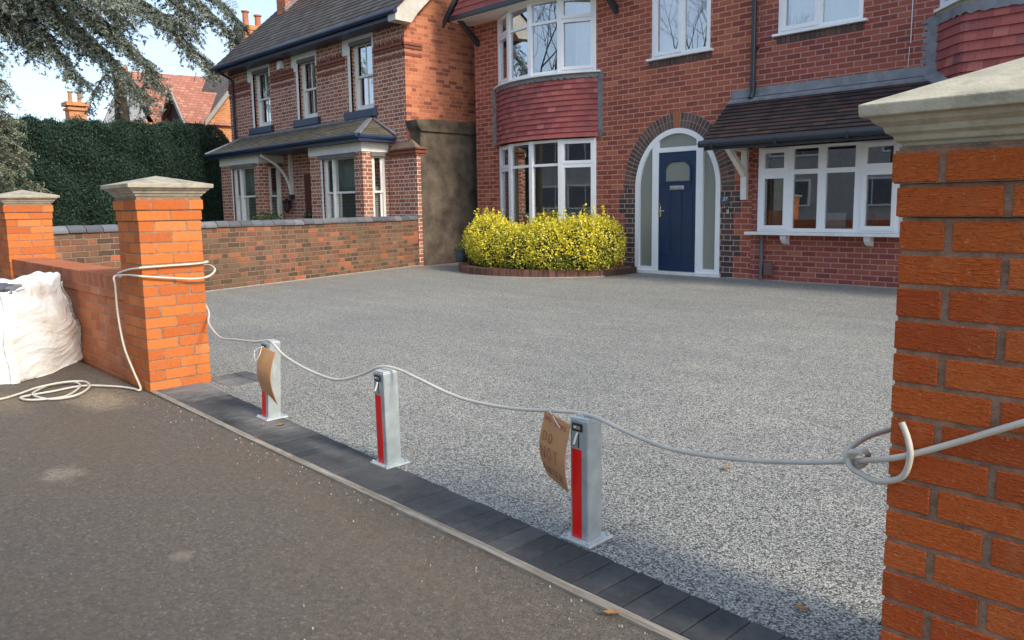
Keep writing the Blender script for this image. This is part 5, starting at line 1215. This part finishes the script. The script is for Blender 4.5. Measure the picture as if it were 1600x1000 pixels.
# ================================================================== ACROSS THE STREET (seen only as reflections)
M_pebble = plain('pebbledash', (.42, .41, .39), .95, .2, 4)
def street_house(x, lab, gable):
    r_ = thing('street_house', (x, -19, 0), lab, 'house')
    m_ = MB(); m_.box(x - 4, x + 4, -24, -17, 0, 5.4)
    if gable: m_.face([(x - 3.5, -16.95, 5.4), (x + 3.5, -16.95, 5.4), (x, -16.95, 8.8)][::-1])
    m_.build('brick_wall', M_pebble, r_)
    m_ = MB()
    m_.face([(x - 4.3, -16.6, 5.3), (x + 4.3, -16.6, 5.3), (x + 4.3, -20.5, 9), (x - 4.3, -20.5, 9)][::-1]); m_.face([(x - 4.3, -24.4, 5.3), (x + 4.3, -24.4, 5.3), (x + 4.3, -20.5, 9), (x - 4.3, -20.5, 9)]); m_.build('roof', M_slate, r_)
    for wx in (-2.2, 2.2):
        for z in (1.0, 3.6):
            m_ = MB(); m_.box(x + wx - 1, x + wx + 1, -17.02, -16.93, z, z + 1.4); f_ = m_.build('window', M_upvc, r_)
            m_ = MB(); m_.box(x + wx - .9, x + wx - .03, -16.93, -16.92, z + .1, z + 1.3); m_.box(x + wx + .03, x + wx + .9, -16.93, -16.92, z + .1, z + 1.3); m_.build('pane', M_grey, f_)
    if gable: m_ = MB(); m_.prism([(x - 4.0, 5.2), (x - 3.7, 5.2), (x, 8.75), (x, 9.1)], -16.9, -16.75, 'y'); m_.prism([(x + 3.7, 5.2), (x + 4.0, 5.2), (x, 9.1), (x, 8.75)], -16.9, -16.75, 'y'); m_.build('bargeboard', M_upvc, r_)
street_house(-25, 'gabled grey house across the street reflected in the window panes', True); street_house(-15.5, 'grey house across the street reflected in the boxed window', True); street_house(-6, 'grey house across the street straight behind the camera', False); street_house(-35, 'grey house across the street, furthest to the left', True); street_house(-45, 'plain grey house at the far left end across the street', False)
def baretree(x, y, h, lab, seed):
    rd = random.Random(seed); r_ = thing('bare_tree', (x, y, 0), lab, 'tree'); m_ = MB(); q = MB()
    m_.tube([(x, y, -.1), (x + .1, y, h * .4)], [.22, .15], 8); m_.build('trunk', M_bark, r_)
    def br(p, d, L_, r__, lv):
        e = p + d * L_; mid = p.lerp(e, .5) + Vector((rd.gauss(0, .06), rd.gauss(0, .06), rd.gauss(0, .04))) * L_; q.tube([p, mid, e], [r__, r__ * .8, r__ * .6], 5 if lv < 3 else 3, cap=False)
        if lv >= 6: return
        for _ in range(3 if lv < 4 else 2): br(e if rd.random() < .6 else mid, (d + Vector((rd.gauss(0, .5), rd.gauss(0, .5), rd.gauss(.1, .35)))).normalized(), L_ * rd.uniform(.6, .85), r__ * .6, lv + 1)
    for _ in range(4): br(Vector((x + .1, y, h * .4 - .1)), Vector((rd.gauss(0, .5), rd.gauss(0, .5), 1)).normalized(), h * .2, .075, 1)
    q.build('branches', M_bark, r_)
baretree(-22, -13, 15, 'bare street tree across the road, reflected in the landing window', 1); baretree(-12.5, -13.3, 11, 'bare street tree across the road, right of centre', 2); baretree(-31, -13.2, 13, 'bare street tree across the road, furthest left', 3)

# evergreen added out of view, right of the camera, to shade the pavement
root = thing('added_shade_tree', (2.9, -.75, 0), 'unseen evergreen tree added beyond the nearest gate pillar to shade the pavement', 'tree')
m_ = MB(); m_.tube([(2.9, -.75, -.1), (2.85, -.75, 1.6), (2.9, -.7, 3.0), (2.9, -.7, 4.2)], [.16, .13, .11, .06], 10); m_.build('trunk', M_bark, root)
m_ = MB(); C = []
for k in range(46):
    a = k * 2.4; e = random.uniform(-.35, .8); L_ = random.uniform(.8, 1.9)
    b = Vector((2.9, -.7, random.uniform(2.6, 4.2))); t_ = b + Vector((math.cos(a) * L_ * 1.15, math.sin(a) * L_ * 1.25, e * L_ * .8)); m_.tube([b, b.lerp(t_, .5) + Vector((0, 0, .12)), t_], [.04, .025, .008], 5)
    for q in range(95):
        t = random.uniform(.25, 1.08); c_ = b.lerp(t_, t); C.append((c_.x + random.gauss(0, .2), c_.y + random.gauss(0, .2), c_.z + random.gauss(0, .17)))
m_.build('branches', M_bark, root); C = np.array(C); C = C[C[:, 1] < 1.45]
leafmesh('foliage', C, .11, M_dkleaf, root, aspect=.5)

# ================================================================== SECURITY POSTS
def bollard(x, y, tilt, label):
    """x, y: front right corner (towards +X, -Y) of the square tube"""
    r_ = thing('security_post', (x - .04, y + .04, 0), label, 'security post', 'galvanised fold-down posts along the driveway edge')
    cx, cy, h, hf = x - .041, y + .041, .458, .041
    Mt = Matrix.Translation((cx, cy, .01)) @ Matrix.Rotation(R(tilt[0]), 4, 'X') @ Matrix.Rotation(R(tilt[1]), 4, 'Y')
    b = MB(); b.T = Mt
    b.box(-hf, hf, -hf, hf, 0, h - .01); b.build('post', M_galv, r_, bevel=.005)
    b = MB(); b.T = Mt; b.box(-hf + .004, hf - .004, -hf + .004, hf - .004, h - .011, h - .004); b.build('top_cap', M_galvp, r_, bevel=.002)
    b = MB(); b.T = Mt; b.box(-.031, .013, -hf - .0018, -hf + .001, .006, .338); b.build('reflective_strip', M_red, r_)
    b = MB(); b.T = Mt; b.box(-.029, .018, -hf - .004, -hf + .001, .405, .435); lk = b.build('lock', M_black, r_, bevel=.002)
    b = MB(); b.T = Mt; b.box(-.022, .011, -hf - .006, -hf - .004, .414, .427); b.tube([(-.012, -hf - .008, .421), (-.004, -hf - .008, .421)], .005, 8); b.build('lock_face', M_metal, lk)
    b = MB(); b.T = Mt; b.tube([(-.002, -hf - .005, .402), (-.013, -hf - .013, .36)], .0045, 6); b.build('key_tag', M_upvc, lk)
    b = MB(); b.T = Mt; b.box(-.0035, .0015, -hf - .001, -hf + .001, .345, .40); b.build('slot', M_black, r_)
    b = MB(); b.box(cx - .068, cx + .070, cy - .066, cy + .070, .002, .012); pl_ = b.build('base_plate', M_galvp, r_, bevel=.002)
    for sx_ in (-.056, .056):
        for sy_ in (-.055, .058): b = MB(); b.lathe([(.009, 0), (.009, .005), (.005, .009)], (cx + sx_, cy + sy_, .012), 8); b.build('bolt', M_galv, pl_)
    return r_
bollard(-4.038, 1.975, (-1.4, 2.6), 'galvanised post half covered by a blank cardboard piece, nearest the left pillar')
bollard(-2.862, 1.982, (1.5, 1.0), 'galvanised security post with red strip and no cardboard, middle one of the three')
bollard(-1.655, 2.000, (.0, .0), 'galvanised post with bright red strip, nearest the camera, beside the lettered cardboard')

# ================================================================== CARDBOARD SIGNS
def card(label, loc, fn, nu, nv, th=.004):
    r_ = thing('cardboard_sign', loc, label, 'sign'); m_ = MB(); g0 = [[Vector(fn(i / nu, j / nv)) for i in range(nu + 1)] for j in range(nv + 1)]
    nrm = (g0[0][1] - g0[0][0]).cross(g0[1][0] - g0[0][0]).normalized() * th
    for j in range(nv):
        for i in range(nu):
            a, b, c_, d_ = g0[j][i], g0[j][i + 1], g0[j + 1][i + 1], g0[j + 1][i]; m_.face([a, b, c_, d_]); m_.face([d_ + nrm, c_ + nrm, b + nrm, a + nrm])
    bd = [g0[0][i] for i in range(nu + 1)] + [g0[j][nu] for j in range(1, nv + 1)] + [g0[nv][i] for i in range(nu - 1, -1, -1)] + [g0[j][0] for j in range(nv - 1, 0, -1)]
    for a, b in zip(bd, bd[1:] + bd[:1]): m_.face([a, a + nrm, b + nrm, b])
    m_.build('card', M_card, r_, smooth=False); return r_
# sign 2 hangs from the hose just left of the nearest post
sx0, sx1 = -1.856, -1.733
def sg2(u, v):   # u 0..1 left to right, v 0..1 bottom to top
    x = sx0 + .026 * (1 - min(1, v / .83)) ** 2 * (1 - u) + .128 * u
    zb = .222 - .036 * u; zt = .464 - .028 * u; z = zb + (zt - zb) * v
    bulge = -.020 * math.sin(math.pi * v / .83) if v < .83 else 0
    return (x + bulge * .35 * (1 - u), 1.988 + bulge - .006 * u + (v - .83) * .06 * (v > .83), z)
c2 = card('hand-lettered cardboard sign reading DO NOT ENTER hanging from the hose beside the nearest post', (-1.81, 1.98, .3), sg2, 10, 24)
def stroke_text(parent, name, lines, fn, mat, off=.0052, r=.0012):
    L_ = {'D': [[(0, 0), (0, 1), (.55, .85), (.6, .2), (0, 0)]], 'O': [[(.3, 0), (0, .3), (.05, .8), (.35, 1), (.62, .75), (.6, .25), (.3, 0)]], 'N': [[(0, 0), (0, 1), (.6, 0), (.6, 1)]], 'T': [[(0, 1), (.7, 1)], [(.35, 1), (.35, 0)]],
          'E': [[(.55, 1), (0, 1), (0, 0), (.55, 0)], [(0, .5), (.45, .5)]], 'R': [[(0, 0), (0, 1), (.5, .9), (.5, .55), (0, .5), (.55, 0)]], 'C': [[(.6, .85), (.3, 1), (0, .6), (.05, .2), (.3, 0), (.6, .15)]], 'A': [[(0, 0), (.3, 1), (.6, 0)], [(.12, .4), (.48, .4)]], 'S': [[(.55, .9), (.2, 1), (.05, .7), (.5, .4), (.45, .05), (0, .1)]]}
    mb = MB()
    for txt, u0, v0, uw, vh in lines:
        n = len(txt)
        for i, ch in enumerate(txt):
            for st in L_.get(ch, []):
                P = []
                for (a, b), (c_, d_) in zip(st, st[1:]):
                    for k in range(4): t = k / 4; P.append((a + (c_ - a) * t, b + (d_ - b) * t))
                P.append(st[-1]); W = []
                for a, b in P:
                    p_ = fn(u0 + uw * (i + a * .95) / n, v0 + vh * b); W.append((p_[0], p_[1] - off, p_[2]))
                mb.tube(W, r, 4)
    o_ = mb.build(name, mat, parent); return o_
stroke_text(c2, 'lettering', [('DO', .12, .60, .42, .14), ('NOT', .08, .34, .72, .19), ('ENTER', .06, .10, .86, .12)], sg2, M_ink)
stroke_text(c2, 'flap_lettering', [('NO', .08, .885, .24, .06), ('CARS', .46, .875, .48, .065)], sg2, M_redink, off=.004, r=.0018)
def fold(u, v): p_ = sg2(u, .83 + .004 * v); return (p_[0], p_[1] - .002, p_[2])
def sg1(u, v):
    cur = math.sin(math.pi * v)
    x = -4.018 - .010 * cur + (.122 + .020 * (1 - v)) * u; zt = .447 - .024 * u; zb = .195 - .040 * u - .03 * u * u
    return (x, 1.938 - .022 * cur + .022 * u * (1 - cur * .4) + .01 * v, zb + (zt - zb) * v)
c1 = card('blank brown cardboard piece tied over the front of the left-hand post', (-4.0, 1.93, .3), sg1, 8, 16)
# strings
for r_, P in ((c1, [[(-3.995, 1.95, .447), (-4.03, 1.92, .43), (-4.058, 1.905, .36)], [(-4.0, 1.94, .445), (-3.985, 1.92, .41), (-4.0, 1.905, .375), (-4.02, 1.905, .38), (-4.03, 1.91, .43)], [(-3.93, 1.97, .42), (-3.925, 1.97, .34), (-3.918, 1.97, .27)]]),
              (c2, [[(-1.845, 2.01, .465), (-1.79, 1.98, .44), (-1.745, 1.955, .428)], [(-1.70, 2.012, .46), (-1.70, 2.003, .483), (-1.695, 2.03, .46)], [(-1.845, 2.01, .468), (-1.84, 2.0, .48), (-1.835, 2.02, .466), (-1.85, 2.0, .455)]])):
    m_ = MB()
    for q in P: m_ = MB(); m_.tube(smooth_path([Vector(p) for p in q], 5), .0015, 5); m_.build('string', M_upvcd, r_)

# ================================================================== HOSE
root = thing('hose', (-2.9, 1.98, 0), 'cream hose strung between the gate pillars over the posts, spare end coiled on the pavement', 'hose')
h1 = [(0.10, 1.77, .97), (-0.17, 1.776, .855), (-0.327, 1.780, 0.769), (-0.440, 1.782, 0.704), (-0.540, 1.783, 0.650), (-0.598, 1.795, 0.624), (-0.693, 1.9, 0.571), (-0.854, 1.93, 0.521), (-1.059, 1.96, 0.474), (-1.299, 1.99, 0.442), (-1.49, 2.01, 0.454), (-1.60, 2.025, 0.467), (-1.70, 2.035, 0.473), (-1.819, 2.02, 0.464), (-2.056, 2.02, 0.430), (-2.364, 2.02, 0.418), (-2.658, 2.02, 0.457), (-2.799, 2.02, 0.476), (-2.93, 2.01, 0.474), (-3.078, 2.0, 0.415), (-3.285, 1.98, 0.361), (-3.57, 1.98, 0.372), (-3.809, 1.98, 0.413), (-3.95, 1.99, 0.458), (-4.04, 2.0, 0.470), (-4.18, 1.99, 0.448), (-4.451, 2.0, 0.426), (-4.8, 2.05, 0.392), (-5.062, 2.1, .425), (-5.20, 2.14, .452), (-5.29, 2.185, .485), (-5.36, 2.20, .53), (-5.5, 2.19, .65),
      (-5.70, 2.19, .80), (-5.735, 2.08, .83), (-5.735, 1.80, .80), (-5.71, 1.735, .79), (-5.50, 1.733, .825), (-5.30, 1.734, .845), (-5.270, 1.76, .85), (-5.268, 1.92, .852), (-5.266, 2.10, .854), (-5.272, 2.185, .86), (-5.33, 2.205, .862), (-5.50, 2.20, .86), (-5.70, 2.19, .83), (-5.735, 2.08, .82), (-5.738, 1.80, .76), (-5.71, 1.73, .772), (-5.5, 1.730, .79), (-5.285, 1.728, .795), (-5.262, 1.78, .788), (-5.258, 1.95, .765), (-5.240, 2.08, .752), (-5.228, 2.17, .762), (-5.262, 2.235, .80), (-5.36, 2.24, .83), (-5.5, 2.20, .82), (-5.69, 2.19, .80), (-5.742, 2.05, .79), (-5.745, 1.80, .775), (-5.76, 1.725, .765), (-5.75, 1.722, .70), (-5.742, 1.722, 0.5), (-5.658, 1.72, 0.279), (-5.511, 1.725, 0.116), (-5.385, 1.722, 0.022), (-5.366, 1.70, .010),
      (-5.45, 1.69, .010), (-5.61, 1.629, .010), (-5.804, 1.479, .010), (-5.782, 1.277, .010), (-5.774, 1.143, .010), (-5.735, 1.087, .010), (-5.617, 1.127, .010), (-5.554, 1.297, .010), (-5.756, 1.446, .018), (-5.968, 1.462, .012), (-6.0, 1.328, .010), (-5.85, 1.216, .022), (-5.71, 1.155, .022), (-5.54, 1.219, .010), (-5.488, 1.356, .022), (-5.663, 1.481, .026), (-5.885, 1.51, .022), (-5.975, 1.402, .022), (-5.936, 1.235, .022), (-5.866, 1.107, .012), (-5.799, 0.985, .010), (-5.791, 0.778, .010)]
m_ = MB(); m_.tube(smooth_path([Vector(p) for p in h1], 8), .0072, 10); m_.build('hose_run', M_hose, root, smooth=True)
# the tied end at the right-hand pillar
m_ = MB(); kx, ky, kz = -.705, 1.905, .577
m_.tube(smooth_path([Vector(p) for p in [(-.716, 1.893, .560), (-.722, 1.90, .582), (-.716, 1.93, .598), (-.70, 1.99, .612), (-.665, 2.06, .624), (-.615, 2.2, .63)]], 8), .0072, 10)
m_.tube(smooth_path([Vector(p) for p in [(-.676, 1.885, .598), (-.70, 1.878, .598), (-.712, 1.886, .578), (-.700, 1.878, .556), (-.672, 1.872, .548), (-.61, 1.80, .566), (-.552, 1.780, .596), (-.533, 1.770, .648), (-.540, 1.772, .690), (-.557, 1.780, .723)]], 8), .0072, 10)
lp = [(-.690 + .022 * math.cos(t), 1.898 + .013 * math.sin(t) * -1, .577 + .027 * math.sin(t + .6)) for t in [2 * math.pi * k / 14 for k in range(15)]]
m_.tube(lp, .0072, 10)
m_.build('knot', M_hose, root, smooth=True)

# ================================================================== BULK BAG
root = thing('bulk_bag', (-6.9, 1.15, 0), 'bulging white woven builder\'s bag leaning against the low wall at the left edge', 'bag')
Cb = Vector((-6.935, 1.17, 0)); sd2 = .62; hb_ = .665; n = 46
from mathutils import noise as mno
def bagpt(u, v, w_):  # unit cube coordinates -1..1, -1..1, 0..1
    ang_ = R(45); bl = 1 + .10 * math.sin(math.pi * min(1, w_ * 1.15)) - .10 * w_ + .07 * (1 - w_) ** 6
    r_ = max(abs(u), abs(v)); rr = math.hypot(u, v)
    k = (1 - .30 * (max(0, rr - 1)) ** 1.0)
    x, y = u * .46 * bl * k, v * .46 * bl * k
    sag = .10 * math.sin(w_ * 9 + u * 2.3) * .12 + .03 * math.sin(w_ * 17 + v * 4 + u * 3)* .5
    x, y = x * (1 + sag), y * (1 + sag * .7)
    X_ = x * math.cos(ang_) - y * math.sin(ang_); Y_ = x * math.sin(ang_) + y * math.cos(ang_)
    p_ = Vector((X_ * 1.0, Y_ * .98, w_ * hb_))
    nrm2 = Vector((X_, Y_, 0)).normalized() if rr > .1 else Vector()
    q = mno.noise_vector(Vector((X_ * 2.6, Y_ * 2.6, w_ * 2.2))) * .034
    sl_ = mno.noise(Vector((X_ * 2 + 3, Y_ * 2, w_ * 2))) * 2.2
    th_ = (w_ * 9 + (u - v) * 1.1 + sl_ * 1.6); am_ = .5 + .5 * mno.noise(Vector((X_ * 3 + 9, Y_ * 3, w_ * 3)))
    fold_ = (1 - abs(math.sin(th_ * 1.9))) ** 1.6 * .011 * am_ + (1 - abs(math.sin(th_ * 4.3 + u * 2 + sl_ * 2))) ** 2 * .006
    p_ += q + nrm2 * fold_
    if w_ < .02: p_.z = .0
    return p_ + Cb
m_ = MB(); ring = []
per = [(-1 + 2 * i / n, -1) for i in range(n)] + [(1, -1 + 2 * i / n) for i in range(n)] + [(1 - 2 * i / n, 1) for i in range(n)] + [(-1, 1 - 2 * i / n) for i in range(n)]
nv_ = 60
for j in range(nv_ + 1):
    w_ = j / nv_; ring.append([m_.p(*bagpt(u, v, w_)) for u, v in per])
# crumpled lip folding over and in
for (sc_, dz) in ((1.0, .035), (.97, .055), (.90, .045), (.82, .0), (.78, -.07), (.74, -.14)):
    rr_ = []
    for i, (u, v) in enumerate(per):
        p_ = bagpt(u, v, 1.0) - Cb; a = i * 2 * math.pi / len(per); wob = .026 * math.sin(a * 4 + 1) + .012 * math.sin(a * 9) + .007 * math.sin(a * 23)
        rr_.append(m_.p(Cb.x + p_.x * (sc_ + wob * .5), Cb.y + p_.y * (sc_ + wob * .5), p_.z + dz + wob * (.9 if dz > 0 else .4) - .11 * max(0, (p_.x - p_.y * .6) / .5) ** 2))
    ring.append(rr_)
for A_, B_ in zip(ring, ring[1:]):
    for k in range(len(per)): m_.f.append([A_[k], A_[(k + 1) % len(per)], B_[(k + 1) % len(per)], B_[k]]); m_.uv.append(None); m_.mi.append(0)
s = NT('woven_plastic'); o = s.co()
c = s.ramp(s.noise(o, 3.2, 5, .65), [(.45, (.76, .78, .79)), (.60, (.71, .70, .66)), (.72, (.52, .44, .30))])
wv = s.n('ShaderNodeTexWave'); s.put(wv.inputs[0], s.co('Object', (1, 1, 1))); wv.inputs['Scale'].default_value = 60; wv.inputs['Distortion'].default_value = 2
nrm_ = s.bump(s.noise(s.co('Object', (6, 6, 16)), 1.6, 6, .7), .5, .02)
M_bag = s.fin(c, .55, s.bump(wv.outputs[1], .15, .001, nrm_), spec=.4)
s.put(s.b.inputs['Subsurface Weight'], .0)
m_.build('woven_bag', M_bag, root, smooth=True)
for (u, v) in ((-1, -1), (1, -1), (1, 1)):
    m_ = MB()
    P0 = []
    for j in range(0, nv_ + 1, 2):
        p_ = bagpt(u, v, j / nv_); dn = (Vector((p_.x, p_.y, 0)) - Vector((Cb.x, Cb.y, 0))).normalized(); tn = Vector((-dn.y, dn.x, 0)); P0.append((p_ + dn * .008 - tn * .028, p_ + dn * .016, p_ + dn * .008 + tn * .028))
    for a, b in zip(P0, P0[1:]):
        m_.face([a[0], a[1], b[1], b[0]]); m_.face([a[1], a[2], b[2], b[1]])
    m_.build('strap', M_bagstrap, root)
m_ = MB()
m_.T = None
for k in range(170):
    a = random.uniform(0, 6.28); r__ = random.uniform(0, .27); x, y = Cb.x + r__ * math.cos(a), Cb.y + r__ * math.sin(a); z = hb_ - .07 + random.uniform(-.03, .03) + .05 * math.cos(r__ * 5); q = random.uniform(.012, .035)
    m_.hexa([(x - q + random.gauss(0, q * .2), y - q, z - q * .6), (x + q, y - q + random.gauss(0, q * .3), z - q * .6), (x + q, y + q, z - q * .5), (x - q, y + q, z - q * .6), (x - q * .7, y - q * .7, z + q * .7), (x + q * .6, y - q * .8, z + q * .6), (x + q * .7, y + q * .7, z + q * .7), (x - q * .7, y + q * .6, z + q * .5)])
m_.box(Cb.x - .2, Cb.x + .2, Cb.y - .2, Cb.y + .2, hb_ - .25, hb_ - .09)
m_.build('rubble', island('dark_rubble', [(0, (.03, .035, .05)), (.7, (.10, .11, .14)), (.93, (.2, .2, .2)), (.96, (.6, .38, .05)), (1, (.6, .4, .06))], rough=.9), root)

# ================================================================== FALLEN LEAVES, CRUMBS
M_leafb = plain('dry_leaf', (.36, .17, .055), .8, .3, 60)
for k, (x, y, s_, lab) in enumerate([(-1.686, 3.033, .026, 'small dry leaf lying on the driveway under the sagging hose'), (-3.873, 1.964, .03, 'tan dry leaf on the block edging in front of the left post'), (-3.95, 1.90, .018, 'tiny yellow leaf on the blocks nearest the left post base'),
                                      (-1.305, 1.685, .026, 'orange-brown leaf on the tarmac against the timber board'), (-3.75, 1.76, .018, 'small tan leaf on the timber board below the left post'), (-.912, 2.103, .022, 'brownish leaf on the driveway near the nearest pillar')]):
    m_ = MB(); a = k * 1.3; c_, s2 = math.cos(a), math.sin(a); P = []
    for (u, v, w_) in ((-1, 0, .1), (-.4, .45, .25), (.4, .4, .2), (1, 0, .3), (.3, -.45, .2), (-.5, -.35, .15)): P.append((x + (u * c_ - v * s2) * s_, y + (u * s2 + v * c_) * s_, .008 + w_ * s_))
    ctr = (x, y, .010)
    for p_, q in zip(P, P[1:] + P[:1]): m_.face([ctr, p_, q]); m_.face([(ctr[0], ctr[1], ctr[2] - .0015), (q[0], q[1], q[2] - .0015), (p_[0], p_[1], p_[2] - .0015)])
    tag(m_.build('fallen_leaf', M_leafb), lab, 'leaf', 'dry leaves on the ground')
m_ = MB()
for _ in range(330):
    x = random.uniform(-5.2, -.3); y = kout(x) - .04 - abs(random.gauss(0, .10)) if random.random() < .6 else random.uniform(.2, 1.7); q = random.uniform(.001, .0027)
    m_.hexa([(x - q, y - q, -.004), (x + q, y - q, -.004), (x + q, y + q, -.004), (x - q, y + q, -.004), (x - q * .6, y - q * .6, q), (x + q * .7, y - q * .5, q), (x + q * .5, y + q * .6, q), (x - q * .6, y + q * .5, q)])
tag(m_.build('loose_grit', island('grit', [(0, (.08, .07, .06)), (.6, (.3, .27, .22)), (1, (.6, .57, .5))], rough=.9)), 'loose pale grit scattered on the tarmac along the timber board', 'grit', kind='stuff')
